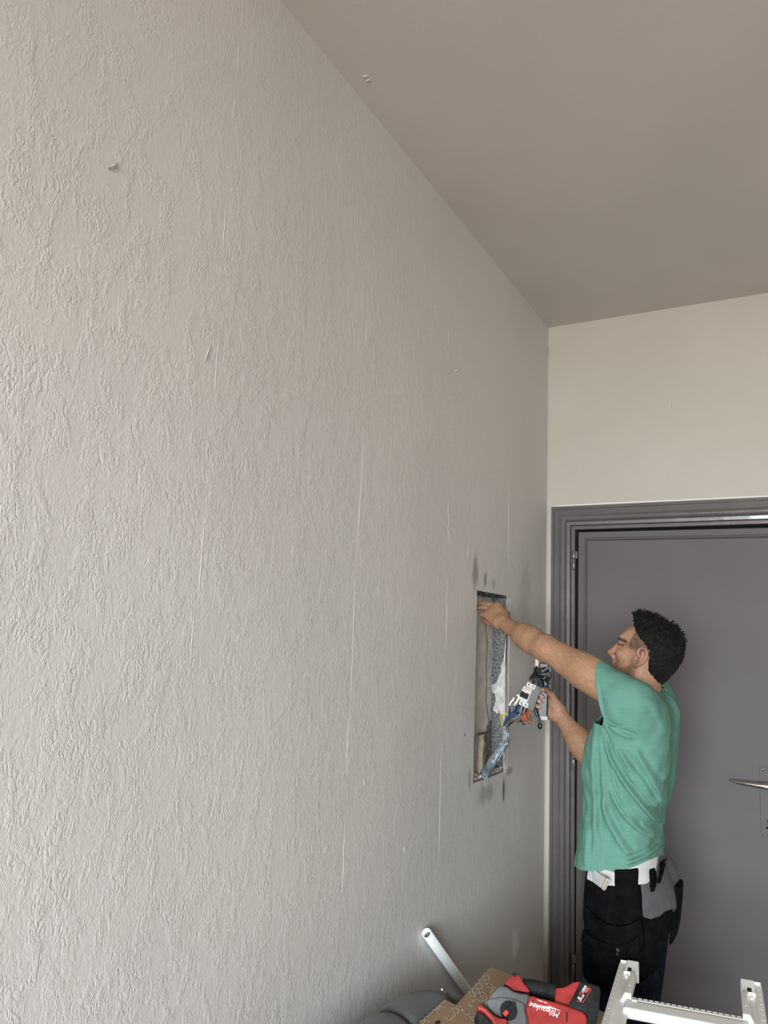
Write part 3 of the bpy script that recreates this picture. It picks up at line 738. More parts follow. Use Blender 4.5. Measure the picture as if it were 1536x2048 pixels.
# ------------------------------------------------------------------ t-shirt
def XZ(px, py, Y=2.36):
    p = PY(px, py, Y); return np.array([p[0], p[2]])
shirt = SDF()
SZ = [.86, .93, .97, 1.03, 1.09, 1.14, 1.20, 1.28, 1.35, 1.41, 1.45, 1.48]
shirt.add(f_loft(SZ, [.383, .388, .394, .402, .410, .413, .416, .428, .472, .505, .530, .56], [.634, .634, .632, .630, .640, .652, .662, .666, .648, .618, .597, .587],
                 [.190, .188, .185, .180, .176, .176, .180, .180, .148, .120, .08, .05], [2.5]*12, .85, 1.48), .01)
shirt.add(f_rc((.596, 2.43, 1.370), SL+[.012, .004, -.022], .062, .062), .05)
slv_dir = ua; slv_c = SL+ua*.094
shirt.add(f_rc(SL+[0.01, 0, -.015], SL+ua*.16+[0, 0, -.006], .062, .060), .035)
shirt.add(f_rc(SL+[-.02, .01, -.040], SL+ua*.13+[0, .005, -.046], .040, .036), .025)
shirt.add(f_rc((.590, 2.396, 1.350), (.572, 2.400, 1.17), .070, .066), .06); shirt.add(f_rc((.545, 2.350, 1.385), (.515, 2.392, 1.20), .052, .066), .06); shirt.add(f_rc((.595, 2.60, 1.345), (.580, 2.60, 1.19), .070, .070), .05)
shirt.add(f_rc((.600, 2.57, 1.375), SR+[0, 0, -.01], .064, .066), .05)
uar = nrm(ER-SR); shirt.add(f_rc(SR, SR+uar*.20, .074, .078), .04)
shirt.add(f_rc(neckbase+[-.014, 0, -.07], neckbase+[-.020, 0, -.016], .070, .054), .03)
folds = []   # (polyline in x-z, half width, height)
def fold(pts, wd, ht): folds.append((catmull([XZ(*p) for p in pts], 4), wd, ht))
fold([(1216, 1446), (1226, 1500), (1248, 1545), (1275, 1585), (1305, 1635), (1328, 1690)], .0085, .0085)
fold([(1276, 1490), (1296, 1530), (1318, 1580), (1330, 1640)], .010, .006)
fold([(1222, 1560), (1245, 1610), (1280, 1655), (1318, 1688), (1334, 1694)], .009, .0065)
fold([(1205, 1590), (1225, 1640), (1255, 1690), (1268, 1705)], .012, .005)
fold([(1196, 1455), (1194, 1540), (1195, 1620), (1197, 1735)], .013, .0055)
fold([(1214, 1440), (1210, 1480), (1216, 1560), (1212, 1640)], .011, .003)
fold([(1215, 1442), (1250, 1462), (1280, 1475)], .009, .005)
fold([(1305, 1392), (1322, 1430), (1332, 1475)], .012, .004)
fold([(1280, 1640), (1305, 1668), (1334, 1682)], .006, .005)
fold([(1255, 1720), (1290, 1712), (1318, 1697)], .008, .006)
fold([(1250, 1500), (1265, 1530), (1280, 1570)], .012, .004)
fold([(1182, 1640), (1178, 1690), (1176, 1735)], .013, .003)
fold([(1200, 1350), (1208, 1385), (1216, 1432)], .006, .003)
fold([(1240, 1480), (1262, 1520), (1290, 1560), (1312, 1610)], .008, .0045)
fold([(1228, 1520), (1240, 1570), (1262, 1620), (1290, 1665)], .008, .004)
fold([(1290, 1600), (1310, 1640), (1330, 1665)], .006, .005)
fold([(1216, 1440), (1232, 1470), (1240, 1500)], .005, .005)
fold([(1216, 1438), (1236, 1450), (1262, 1452)], .005, .004)
fold([(1205, 1735), (1206, 1690), (1202, 1650)], .009, .003)
def fold_field(X, Z):
    F = np.zeros(X.shape)
    for pl, wd, ht in folds:
        best = np.full(X.shape, 1e9); tt = np.zeros(X.shape); sgn = np.zeros(X.shape); n = len(pl)-1
        for i in range(n):
            a, b = pl[i], pl[i+1]; e = b-a; L = e@e
            t = np.clip(((X-a[0])*e[0]+(Z-a[1])*e[1])/L, 0, 1); dx = X-a[0]-t*e[0]; dz = Z-a[1]-t*e[1]; d2 = dx*dx+dz*dz
            cr = (e[0]*(Z-a[1])-e[1]*(X-a[0])); m = d2 < best
            best = np.where(m, d2, best); tt = np.where(m, (i+t)/n, tt); sgn = np.where(m, np.sign(cr), sgn)
        env = np.clip(np.minimum(tt/.18, (1-tt)/.18), 0, 1)
        d = np.sqrt(best)*sgn
        wd = wd*.8; F += 1.4*ht*env*(np.exp(-(d/wd)**2)-.55*np.exp(-((d-1.5*wd)/wd)**2))
    return F
def shirt_post(D, G):
    X, Z = G[:, 0, :, 0], G[:, 0, :, 2]
    F = fold_field(X, Z)[:, None, :]; near = sst(2.56, 2.42, G[..., 1])
    soft = .0022*vnoise(G*np.array([1, 1, .6]), 38, 31)+.0013*vnoise(G, 85, 32)+.0011*vnoise(G*np.array([1.4, 1, .8]), 150, 33)
    hang = .010*np.sin((G[..., 0]-.4)*36+1.3)*sst(1.12, .9, G[..., 2])*.22
    return D-F*near-soft-hang
V, F = sdf_mesh(shirt, (.34, 2.20, .86), (.74, 2.80, 1.56), .0034, shirt_post)
bm = bmesh.new(); vs = [bm.verts.new(p) for p in V]
for f in F: bm.faces.new([vs[i] for i in f])
def cut(co, no, pred):
    co, no = np.asarray(co, float), np.asarray(no, float)
    vv = [v for v in bm.verts if pred(v.co)]; ff = list({f for v in vv for f in v.link_faces}); ee = list({e for f in ff for e in f.edges}); vv = list({v for f in ff for v in f.verts})
    bmesh.ops.bisect_plane(bm, geom=vv+ee+ff, plane_co=co, plane_no=no, clear_outer=True, dist=1e-5)
h1, h2, h3 = PY(1155, 1722, 2.46), PY(1250, 1744, 2.32), PY(1330, 1724, 2.48)
hn = np.cross(h2-h1, h3-h1); hn = nrm(hn); hn = hn if hn[2] < 0 else -hn
cut(h1, hn, lambda c: c.z < 1.0)
sn = nrm(PY(1198, 1338, 2.37)-PY(1214, 1437, 2.35)); sn = np.cross(np.cross(ua, sn), sn); sn = nrm(sn); sn = sn if sn@ua > 0 else -sn
s0 = PY(1214, 1380, 2.355)
def near_arm(c):
    q = np.array(c)-(SL+[0, 0, -.018]); t = q@ua
    return .02 < t < .25 and np.linalg.norm(q-ua*t) < .094 and c.z > 1.335
cut(s0, sn, near_arm)
cut(SR+uar*.17, uar, lambda c: c.y > 2.62 and c.z < 1.36 and c.z > 1.12 and (np.array(c)-SR)@uar > .12)
nn_ = nrm([-.30, 0, 1.0]); nc = PY(1308, 1371, 2.44)
cut(neckbase+np.array([.0, 0, .004]), nn_, lambda c: c.z > 1.41 and abs(c.y-2.495) < .11 and c.x > .5)
# keep the largest shell
seen = set(); comps = []
for v in bm.verts:
    if v in seen: continue
    st = [v]; seen.add(v); cmp_ = []
    while st:
        q = st.pop(); cmp_.append(q)
        for e in q.link_edges:
            o2 = e.other_vert(q)
            if o2 not in seen: seen.add(o2); st.append(o2)
    comps.append(cmp_)
comps.sort(key=len)
bmesh.ops.delete(bm, geom=[v for c in comps[:-1] for v in c], context='VERTS')
for it in range(7):
    bv = [v for v in bm.verts if v.is_boundary]; nw = {}
    for v in bv:
        nb_ = [e.other_vert(v).co for e in v.link_edges if e.is_boundary]
        if len(nb_) == 2: nw[v] = v.co*.4+(nb_[0]+nb_[1])*.3
    for v, c_ in nw.items(): v.co = c_
so = bm_obj('t_shirt', bm, M_shirt, person, True)
md = so.modifiers.new('cloth', 'SOLIDIFY'); md.thickness = .0035; md.offset = -1
# hem stitching follows the open lower edge
# ------------------------------------------------------------------ trousers, belt, pockets
pants = SDF()
PZ_ = [.80, .86, .90, .94, .99]
pants.add(f_loft(PZ_, [.425, .425, .425, .428, .43], [.660, .655, .648, .636, .625], [.185, .180, .172, .165, .155], [2.5]*5, .80, .99), .01)
pants.add(f_el((.580, 2.45, .855), (.086, .085, .10)), .03); pants.add(f_el((.580, 2.55, .855), (.086, .085, .10)), .03)
for (hx0, hy0), kx, ax_ in ((HL[0], .525, .56), (HL[1], .515, .55)):
    pants.add(f_rc((hx0+.005, hy0, .86), (kx, hy0, .48), .108, .080), .03); pants.add(f_rc((kx, hy0, .48), (ax_, hy0, .10), .080, .066), .03)
def ppost(D, G): return np.maximum(D-.003*vnoise(G*np.array([1, 1, 2.0]), 30, 41), np.maximum(.035-G[..., 2], G[..., 2]-.965))
V, F = sdf_mesh(pants, (.36, 2.24, .03), (.74, 2.76, 1.0), .006, ppost)
tro = np_obj('work_trousers', V, F, M_jean, person)
def slab(name, px, o0, o1, mat, h=.0036, Y=2.37, wob=0.0, y1=2.56, par=None, seed=50):
    """piece of cloth lying on the trousers inside an outline drawn on the side"""
    poly = [XZ(*q) if len(q) == 3 else XZ(q[0], q[1], Y) for q in px]; P = np.array(poly)
    lo = (P[:, 0].min()-.02, 2.20, P[:, 1].min()-.02); hi = (P[:, 0].max()+.02, y1, P[:, 1].max()+.02)
    def post(D, G):
        D = D-.003*vnoise(G*np.array([1, 1, 2.0]), 30, 41)
        pp = poly_sdf(G[:, 0, :, 0], G[:, 0, :, 2], poly)[:, None, :]
        q = np.maximum(np.maximum(D-o1-wob*vnoise(G, 42, seed), o0-D), pp)
        return np.maximum(q, G[..., 1]-y1+.01)
    V, F = largest(*sdf_mesh(pants, lo, hi, h, post))
    return np_obj(name, V, F, mat, par or tro)
slab('black_front_panel', [(1176, 1738), (1238, 1742), (1284, 1742), (1292, 1780), (1294, 1822), (1310, 1824, 2.40), (1328, 1818, 2.43), (1341, 1806, 2.46), (1352, 1806, 2.48), (1352, 1830, 2.48), (1342, 1890, 2.47), (1324, 1928, 2.42), (1290, 1955), (1240, 1968), (1195, 1958), (1176, 1932), (1172, 1880)], -.004, .007, M_blackpants, .0042)
slab('hip_panel', [(1284, 1738), (1300, 1724), (1360, 1700), (1380, 1790), (1352, 1840), (1326, 1835), (1280, 1835)], -.004, .004, M_greypants, .004, y1=2.62)
slab('denim_knee', [(1280, 1955), (1322, 1925), (1338, 1900), (1342, 1960), (1330, 1990), (1286, 1985)], -.004, .004, M_jean, .0045)
hp = slab('holster_pocket', [(1183, 1799), (1205, 1816), (1230, 1829), (1252, 1833), (1272, 1830), (1291, 1821), (1296, 1850), (1292, 1935), (1262, 1955), (1205, 1955), (1178, 1930), (1180, 1850)], .003, .020, M_blackpants, .0036, wob=.004)
slab('holster_flap', [(1180, 1842), (1200, 1853), (1226, 1864), (1250, 1867), (1272, 1863), (1290, 1852), (1294, 1880), (1288, 1945), (1258, 1962), (1210, 1962), (1176, 1938), (1176, 1870)], .012, .033, M_blackpants, .0036, wob=.005)
slab('flap_band', [(1180, 1870), (1205, 1880), (1235, 1888), (1265, 1888), (1288, 1880), (1288, 1884), (1265, 1893), (1235, 1894), (1205, 1886), (1180, 1876)], .028, .0365, M_blackpants, .003)
bm = bmesh.new()
for (x, y, r) in ((1236, 1899, .0045), (1235, 1907, .003)):
    p = PY(x, y, 2.272); cyl(bm, p+[0, .012, 0], p+[0, -.004, 0], r, 14)
M_button = new_mat('dull_metal_button', (.05, .05, .05), .45, .6)
bm_obj('button', bm, M_button, tro)
slab('hip_seam', [(1294, 1792), (1320, 1786), (1345, 1776), (1346, 1778), (1320, 1789), (1294, 1795)], -.002, .0022, M_greypants, .0024)
belt = slab('belt', [(1182, 1722), (1240, 1735), (1300, 1716, 2.40), (1316, 1712, 2.43), (1317, 1740, 2.43), (1312, 1748, 2.42), (1303, 1755, 2.40), (1283, 1759), (1240, 1759), (1213, 1757), (1180, 1752)], .004, .011, M_belt, .0022, y1=2.60)
slab('belt_panel', [(1238, 1730), (1282, 1730), (1285, 1758), (1287, 1778), (1246, 1776), (1242, 1760)], .009, .016, M_blackpants, .003)
slab('belt_loop', [(1304, 1732, 2.40), (1314, 1730, 2.42), (1322, 1750, 2.43), (1321, 1766, 2.43), (1312, 1768, 2.41), (1310, 1754, 2.41)], .009, .016, M_blackpants, .0018)
slab('belt_loop', [(1322, 1722, 2.44), (1328, 1722, 2.45), (1333, 1737, 2.46), (1331, 1752, 2.46), (1326, 1750, 2.45), (1326, 1738, 2.45)], .011, .0165, M_blackpants, .0026)
# white belt end with a leather tab
def plate_px(name, px, Y0, Y1, th, mat, par):
    pts = [PY(x, y, Y0+(Y1-Y0)*t) for (x, y), t in px]; a, b, c = pts[0], pts[1], pts[2]; n = nrm(np.cross(b-a, c-a)); n = n if n[1] < 0 else -n
    bm = bmesh.new(); prism(bm, pts, -n*th); return bevel(bm_obj(name, bm, mat, par), .0015, 2)
plate_px('belt_tongue', [((1184, 1737), 0), ((1214, 1757), 1), ((1204, 1778), 1), ((1181, 1761), 0)], 2.325, 2.268, .012, M_belt, tro)
plate_px('leather_tab', [((1213, 1756), 0), ((1218, 1760), 1), ((1209, 1783), 1), ((1203, 1778), 0)], 2.268, 2.272, .013, M_tan, tro)
# pouch hanging at the back, strap ends
bm = bmesh.new(); P = [PY(x, y, 2.52) for x, y in ((1351, 1768), (1356, 1765), (1362, 1769), (1361, 1800), (1356, 1850), (1350, 1878), (1342, 1882), (1345, 1850), (1352, 1800))]
prism(bm, [p-[0, .04, 0] for p in P], np.array([0, .09, 0])); bevel(bm_obj('back_pouch', bm, M_blackpants, tro), .004, 2)
wire('strap_end', [PY(x, y, 2.34) for x, y in ((1180, 1868), (1176, 1882), (1171, 1900), (1166, 1910))], [.006, ]*19 if False else .0035, M_blackpants, tro)
wire('strap_end', [PY(x, y, 2.36) for x, y in ((1186, 1773), (1178, 1771), (1173, 1772), (1174, 1778))], .0045, M_blackpants, tro)
wire('strap_end', [PY(x, y, 2.36) for x, y in ((1184, 1728), (1180, 1740), (1182, 1756))], .003, M_blackpants, tro)
for (hx0, hy0), ax_ in ((HL[0], .56), (HL[1], .55)):
    sh = SDF(); sh.add(f_rc((ax_+.03, hy0, .05), (ax_-.17, hy0, .035), .050, .040), .02); sh.add(f_rc((ax_+.01, hy0, .05), (ax_, hy0, .13), .052, .05), .03)
    V, F = sdf_mesh(sh, (ax_-.26, hy0-.08, -.02), (ax_+.11, hy0+.08, .2), .006, lambda D, G: np.maximum(D, .001-G[..., 2]))
    np_obj('work_shoe', V, F, M_shoe, person)

# ------------------------------------------------------------------ breaker, terminal box and wiring
M_grey = new_mat('light_grey_plastic', (.40, .42, .41), .5); M_lgrey = new_mat('white_grey_plastic', (.60, .60, .57), .45)
M_dkpl = new_mat('dark_grey_plastic', (.015, .016, .015), .4); M_blk = new_mat('black_plastic', (.010, .010, .011), .35)
M_orange = new_mat('orange_print', (.62, .20, .06), .6); M_owire = new_mat('orange_insulation', (.38, .085, .025), .5)
M_wblk = new_mat('black_insulation', (.012, .013, .015), .4); M_wblue = new_mat('blue_insulation', (.035, .075, .16), .4)
M_wgrey = new_mat('grey_insulation', (.22, .22, .22), .5); M_wyel = new_mat('yellow_green_insulation', (.50, .42, .06), .5)
M_wbrown = new_mat('brown_insulation', (.16, .085, .05), .5); M_wwhite = new_mat('white_insulation', (.80, .80, .78), .5)
M_copper = new_mat('copper', (.65, .30, .17), .3, 1.0)
M_sheath = new_mat('dusty_blue_grey_sheath', (.15, .19, .215), .6, noise=(55, .55, 5)); M_cream = new_mat('cream_plastic', (.62, .56, .40), .6)
Yb = 2.615
bc = PY(1058, 1391, Yb)
T = nrm([CAM[0]-bc[0], CAM[1]-bc[1], (CAM[2]-bc[2])*.6]); Rr = nrm(np.cross([0, 0, 1], T)); U = np.cross(T, Rr)
tl = math.radians(21); bb = U*math.cos(tl)+Rr*math.sin(tl); rp = Rr*math.cos(tl)-U*math.sin(tl)
yw = math.radians(29); ba = rp*math.cos(yw)+T*math.sin(yw); bn = T*math.cos(yw)-rp*math.sin(yw)
brk = empty('circuit_breaker', bc-U*.045, 'grey two-pole circuit breaker with black toggle held up beside the niche', 'circuit breaker')
O = bc-bn*.034
def B(a, b, c): return O+ba*a+bb*b+bn*c
PW = .0175
prof = [(-.043, .004), (-.043, .030), (-.041, .046), (-.0245, .046), (-.0245, .060), (.0235, .060), (.0235, .046), (.041, .046), (.043, .034), (.043, .016), (.034, .002), (.020, 0), (.018, .004), (-.018, .004), (-.020, 0), (-.038, 0)]
bm = bmesh.new(); prism(bm, [B(-PW, q[0], q[1]) for q in prof], ba*(2*PW)); bevel(bm_obj('breaker_body', bm, M_grey, brk), .0012, 2)
def fplate(name, a0, a1, b0, b1, c, th, mat, par=None):
    bm = bmesh.new(); obx(bm, B(a0, b0, c), ba*(a1-a0), bb*(b1-b0), bn*th); return bm_obj(name, bm, mat, par or brk)
fplate('front_cover', -PW+.0006, PW-.0006, -.0240, .0230, .0598, .0012, M_lgrey)
fplate('terminal_cover', -PW+.0006, PW-.0006, .0245, .0405, .0458, .001, M_lgrey)
fplate('terminal_cover', -PW+.0006, PW-.0006, -.0405, -.0255, .0458, .001, M_lgrey)
fplate('orange_stripe', -.013, .0145, .0155, .0185, .0610, .0004, M_orange)
fplate('orange_stripe', -.0125, -.003, .0108, .0128, .0610, .0004, M_orange)
fplate('toggle_slot', -.0145, .0145, -.0150, .0020, .0609, .0006, M_blk)
for a0 in (-.0135, .0035): fplate('toggle', a0, a0+.010, -.009, .0045, .0612, .008, M_blk)
fplate('toggle_bar', -.0140, .0140, -.0145, -.0085, .0612, .0085, M_dkpl)
fplate('label_window', -.004, .004, -.0005, .0075, .0611, .0003, M_lgrey)
for b in (.0335, -.0335):
    for a in (-.0085, .0085):
        bm = bmesh.new(); cyl(bm, B(a, b, .0465), B(a, b, .0472), .0026, 12); bm_obj('terminal_screw', bm, M_blk, brk)
# terminal box in the hand
Tb = PY(1087, 1384, 2.683); tb = empty('terminal_box', PY(1087, 1440, 2.683), 'dark grey plastic terminal box with black cord gripped behind the breaker', 'terminal box')
Bx = nrm([.98, .20, 0]); By = np.array([-Bx[1], Bx[0], 0]); Bz = nrm(np.array([.03, 0, 1]))
def TBx(a, b, c): return Tb+Bx*a+By*b+Bz*c
bm = bmesh.new(); obx(bm, TBx(-.016, -.012, -.086), Bx*.032, By*.026, Bz*.185); bevel(bm_obj('box_shell', bm, M_dkpl, tb), .003, 2)
bm = bmesh.new(); obx(bm, TBx(-.019, -.016, -.094), Bx*.038, By*.034, Bz*.014); bevel(bm_obj('end_flange', bm, M_grey, tb), .002, 2)
bm = bmesh.new(); obx(bm, TBx(-.032, -.002, .075), Bx*.012, By*.012, Bz*.045); bevel(bm_obj('cream_insert', bm, M_cream, tb), .001)
P = [PY(x, y, 2.655) for x, y in ((1071, 1418), (1073, 1428), (1077, 1436), (1079, 1444))]
wire('strap', P, .0055, M_blk, tb)
gc = PY(1080, 1452, 2.655); bm = bmesh.new(); bmesh.ops.create_uvsphere(bm, u_segments=16, v_segments=10, radius=1, matrix=Matrix.Translation(gc) @ Matrix.Diagonal((.0085, .006, .011, 1))); bm_obj('rubber_end', bm, M_blk, tb, True)
# black loops above the breaker
r2 = np.random.default_rng(11)
loops = [[(1062, 1366), (1063, 1345), (1058, 1336), (1066, 1331), (1072, 1338)], [(1064, 1366), (1066, 1350), (1071, 1340), (1074, 1352), (1069, 1366)]]
for i in range(18):
    sx = r2.uniform(1062, 1082); ex = r2.uniform(1078, 1100); ey = r2.uniform(1355, 1385); ty = r2.uniform(1334, 1352); mx = r2.uniform(1068, 1094)
    loops.append([(sx, 1366+(sx-1062)*.45), (sx+r2.uniform(-3, 5), 1354), (mx, ty), (mx+r2.uniform(4, 12), ty+r2.uniform(3, 12)), (ex, ey)])
for i, lp in enumerate(loops):
    y0 = Yb-.012+.004*(i % 4); n = len(lp)
    pts = [PY(x, y, y0+(2.665-y0)*(k/(n-1))**1.2+(r2.uniform(-.012, .012) if 0 < k < n-1 else 0)) for k, (x, y) in enumerate(lp)]
    wire('black_wire', pts, .0021, M_wblk if i % 5 else M_wgrey, brk, 5, 6)
wire('copper_end', [PY(1095, 1350, 2.64), PY(1098, 1355, 2.645), PY(1098, 1361, 2.65)], .0022, M_copper, brk)
# supply cable out of the niche, its cores spread towards the breaker
cab = empty('supply_cable', PX(966, 1556, -.02), 'blue-grey sheathed cable rising from the niche sill, coloured cores spread open', 'cable')
def CP(x, y, Y): return PY(x, y, Y)
c0 = PX(963, 1560, -.022)
path = [c0, PX(972, 1544, -.004), CP(984, 1524, 2.672), CP(997, 1504, 2.668), CP(1008, 1484, 2.664), CP(1011, 1468, 2.660), CP(1008, 1452, 2.657)]
bm = bmesh.new(); P = catmull(path, 7); tube(bm, P, np.interp(np.linspace(0, 1, len(P)), [0, .5, 1], [.0165, .0155, .0130]), 16); bm_obj('sheath', bm, M_sheath, cab, True)
bm = bmesh.new(); 
for k in (0.985, ): tube(bm, [P[-3], P[-2], P[-1]], [.0137, .0142, .0137], 16)
bm_obj('sheath_rim', bm, M_wgrey, cab, True)
M_dust = new_mat('plaster_dust_on_cable', (.55, .57, .57), .8)
bm = bmesh.new()
for i in range(46):
    k = r2.uniform(.05, .9)*(len(P)-1); q = P[int(k)]; t_ = nrm(P[int(k)+1]-P[int(k)-1] if int(k) > 0 else P[1]-P[0]); side_ = nrm(np.cross(t_, T)); an = r2.uniform(-.2, 1.1)
    c_ = q+(T*math.cos(an)+side_*math.sin(an))*.0152*np.interp(k/(len(P)-1), [0, .5, 1], [1.08, 1.02, .9]); L_ = r2.uniform(.003, .011)
    tube(bm, [c_-t_*L_, c_, c_+t_*L_], [.0004, .0017, .0004], 5)
tag(bm_obj('plaster_streaks', bm, M_dust, cab, True), kind='stuff')
cores = [('blue_core', M_wblue, [(1006, 1456), (1012, 1440), (1020, 1430), (1028, 1421), (1029, 1411)], 2.60, .0042), ('blue_core', M_wblue, [(1008, 1454), (1020, 1437), (1032, 1427), (1036, 1416), (1046, 1412)], 2.61, .0040),
         ('blue_core', M_wblue, [(1009, 1456), (1026, 1440), (1041, 1430), (1052, 1422), (1056, 1415)], 2.62, .0040), ('grey_core', M_wgrey, [(1010, 1456), (1018, 1444), (1036, 1434), (1042, 1421), (1045, 1409)], 2.60, .0034),
         ('grey_core', M_wgrey, [(1012, 1458), (1028, 1440), (1044, 1432), (1049, 1420), (1051, 1413)], 2.60, .0032), ('brown_core', M_wbrown, [(1012, 1458), (1016, 1447), (1024, 1442), (1034, 1441), (1042, 1436)], 2.61, .0036),
         ('black_core', M_wblk, [(1011, 1458), (1022, 1446), (1036, 1440), (1042, 1442), (1047, 1449)], 2.61, .0030), ('black_core', M_wblk, [(1030, 1425), (1034, 1414), (1042, 1410), (1046, 1414), (1050, 1409)], 2.615, .0028),
         ('black_core', M_wblk, [(1034, 1428), (1045, 1420), (1048, 1409)], 2.625, .0030), ('black_core', M_wblk, [(1040, 1428), (1050, 1424), (1054, 1412)], 2.605, .0026),
         ('yellow_core', M_wyel, [(1006, 1455), (1003, 1440), (1001, 1433), (1007, 1430), (1014, 1427)], 2.625, .0034), ('black_core', M_wblk, [(1008, 1452), (1016, 1436), (1019, 1424), (1019, 1411)], 2.615, .0030)]
for nm, mt, pp, y1_, r_ in cores:
    n = len(pp); wire(nm, [CP(x, y, 2.655+(y1_-2.655)*min(1, k/(n-1)*1.4)) for k, (x, y) in enumerate(pp)], r_, mt, cab, 5, 8)
wire('white_bare_end', [CP(1019, 1411, 2.614), CP(1022, 1404, 2.612), CP(1026, 1400, 2.610), CP(1028, 1395, 2.610)], .0034, M_wwhite, cab, 5, 8)
wire('white_bare_end', [CP(1028, 1411, 2.60), CP(1033, 1404, 2.598), CP(1037, 1397, 2.596), CP(1038, 1391, 2.596), CP(1034, 1391, 2.598)], .0034, M_wwhite, cab, 5, 8)
for i in range(7):
    a = r2.uniform(-1, 1); q = (1052+r2.uniform(-4, 4), 1436+r2.uniform(-6, 6))
    wire('orange_core', [CP(1046, 1430, 2.612), CP(q[0], q[1]-6, 2.60+.01*a), CP(q[0]+3*a, q[1]+4, 2.595)], .0034, M_owire, cab, 4, 7)
wire('orange_core', [CP(1052, 1424, 2.61), CP(1058, 1420, 2.60), CP(1060, 1425, 2.60), CP(1058, 1430, 2.60)], .0022, M_owire, cab, 4, 6)
for (x0, y0, x1, y1) in ((1057, 1430, 1064, 1437), (1058, 1439, 1064, 1442), (1046, 1446, 1049, 1450), (1035, 1443, 1038, 1447)):
    wire('wire_end', [CP(x0, y0, 2.60), CP((x0+x1)/2, (y0+y1)/2-1, 2.598), CP(x1, y1, 2.596)], .0014, M_wblk, cab, 3, 5)
wire('loose_strand', [CP(1022, 1470, 2.68), CP(1016, 1490, 2.69), CP(1010, 1505, 2.70)], .0022, M_wgrey, cab, 4, 6)

# things inside the niche
slv = empty('conduit_stub', PX(960, 1548, -.042), 'cream conduit stub standing in the lower left of the niche', 'conduit')
bm = bmesh.new(); tube(bm, catmull([PX(959, 1552, -.040), PX(960, 1510, -.040), PX(963, 1480, -.042), PX(960, 1468, -.044)], 5), .0125, 14); bm_obj('tube_wall', bm, new_mat('aged_cream_plastic', (.42, .37, .27), .7, noise=(30, .2, 4)), slv, True)
wire('seam', [PX(967, 1474, -.030), PX(970, 1492, -.029), PX(969, 1520, -.029), PX(966, 1545, -.030)], .0016, new_mat('rusty_brown', (.20, .13, .08), .8), slv)
nl_ = wire('bent_nail', [PX(957, 1470, -.026), PX(962, 1468, -.028), PX(968, 1466, -.034), PX(974, 1463, -.050)], .0028, M_dkpl, None)
tag(nl_, 'bent dark nail sticking out above the cream conduit stub', 'nail')
bm = bmesh.new()
for i in range(150):
    p = np.array([r2.uniform(-.055, -.004), r2.uniform(NY0+.012, NY1-.012), NZ0+.008]); s_ = r2.uniform(.002, .008)*(1.3 if i < 16 else .8)
    d = r2.normal(size=(3, 3)); d = [nrm(q)*s_ for q in d]; obx(bm, p-(d[0]+d[1]+d[2])/2+[0, 0, s_*.3], *d)
tag(bm_obj('plaster_rubble', bm, new_mat('broken_plaster', (.62, .60, .56), .9, noise=(90, .5, 2)), None), 'crumbled plaster lying on the niche sill around the cable', 'rubble', kind='stuff')

# ------------------------------------------------------------------ tub armchair, carton, conduit
M_velvet = new_mat('grey_velvet', (.056, .059, .058), .85, noise=(14, .18, 4), bump=(500, .2, .0005)); M_velvet.node_tree.nodes['Principled BSDF'].inputs['Sheen Weight'].default_value = .15
M_card = new_mat('brown_cardboard', (.30, .205, .125), .85, noise=(12, .07, 4), bump=(200, .15, .0005)); M_ink = new_mat('pale_print', (.60, .50, .38), .8)
chair = empty('tub_armchair', (.45, 1.5, 0), 'grey velvet tub armchair with padded channel back against the left wall', 'armchair')
# crest path of the padded back: along the wall, round the far corner and down the arm
ZC = .633
cp = [(.74, .86, .47), (.48, .84, .530), (.28, .92, .580), (.175, 1.10, ZC-.012), (.160, 1.35, ZC-.008), (.160, 1.60, ZC-.006), (.160, 1.75, ZC-.004), (.185, 1.89, ZC-.010), (.245, 1.965, ZC-.036), (.34, 2.000, ZC-.110), (.54, 2.00, ZC-.140), (.74, 1.98, ZC-.17)]
cl = catmull([np.array(p) for p in cp], 12); L_ = np.concatenate([[0], np.cumsum([np.linalg.norm(b-a) for a, b in zip(cl[:-1], cl[1:])])])
seam_pts = [PZ(772, 2022, .70), PZ(892, 1975, .70)]
def nearest_s(p): return L_[np.argmin([np.hypot(*(q[:2]-p[:2])) for q in cl])]
sA, sB = nearest_s(seam_pts[0]), nearest_s(seam_pts[1]); pitch = sB-sA
seam_s = [sA+pitch*k for k in range(-9, 9)]
seam_s = [q for q in seam_s if .03 < q < L_[-1]-.03]
edges_s = [0]+seam_s+[L_[-1]]
def at_s(q):
    q = np.clip(q, 0, L_[-1]); return np.array([np.interp(q, L_, [c[i] for c in cl]) for i in range(3)])
for a, b in zip(edges_s[:-1], edges_s[1:]):
    bm = bmesh.new(); rings = []; n = 16; m = 28
    for i in range(n+1):
        t = i/n; q = a+(b-a)*t; c = at_s(q); tg = nrm((at_s(q+.01)-at_s(q-.01))*[1, 1, .3]); nr = np.array([tg[1], -tg[0], 0]); nr = nrm(nr)   # inwards
        puff = .80+.20*math.sqrt(max(0, 1-(2*t-1)**4)) if 0 < i < n else .74
        ring = []
        for k in range(m):
            an = 2*math.pi*k/m; r = .082*puff
            px_, pz_ = math.cos(an)*r*1.05, math.sin(an)*r
            if pz_ < 0: pz_ *= 4.2 if px_ > 0 else 4.6                                                       # channel runs down the back
            ring.append(bm.verts.new(c+nr*px_+np.array([0, 0, pz_])))
        rings.append(ring)
    for i in range(n):
        for k in range(m): bm.faces.new((rings[i][k], rings[i][(k+1) % m], rings[i+1][(k+1) % m], rings[i+1][k]))
    bm.faces.new(rings[0]); bm.faces.new(rings[-1][::-1])
    bm_obj('back_channel', bm, M_velvet, chair, True)
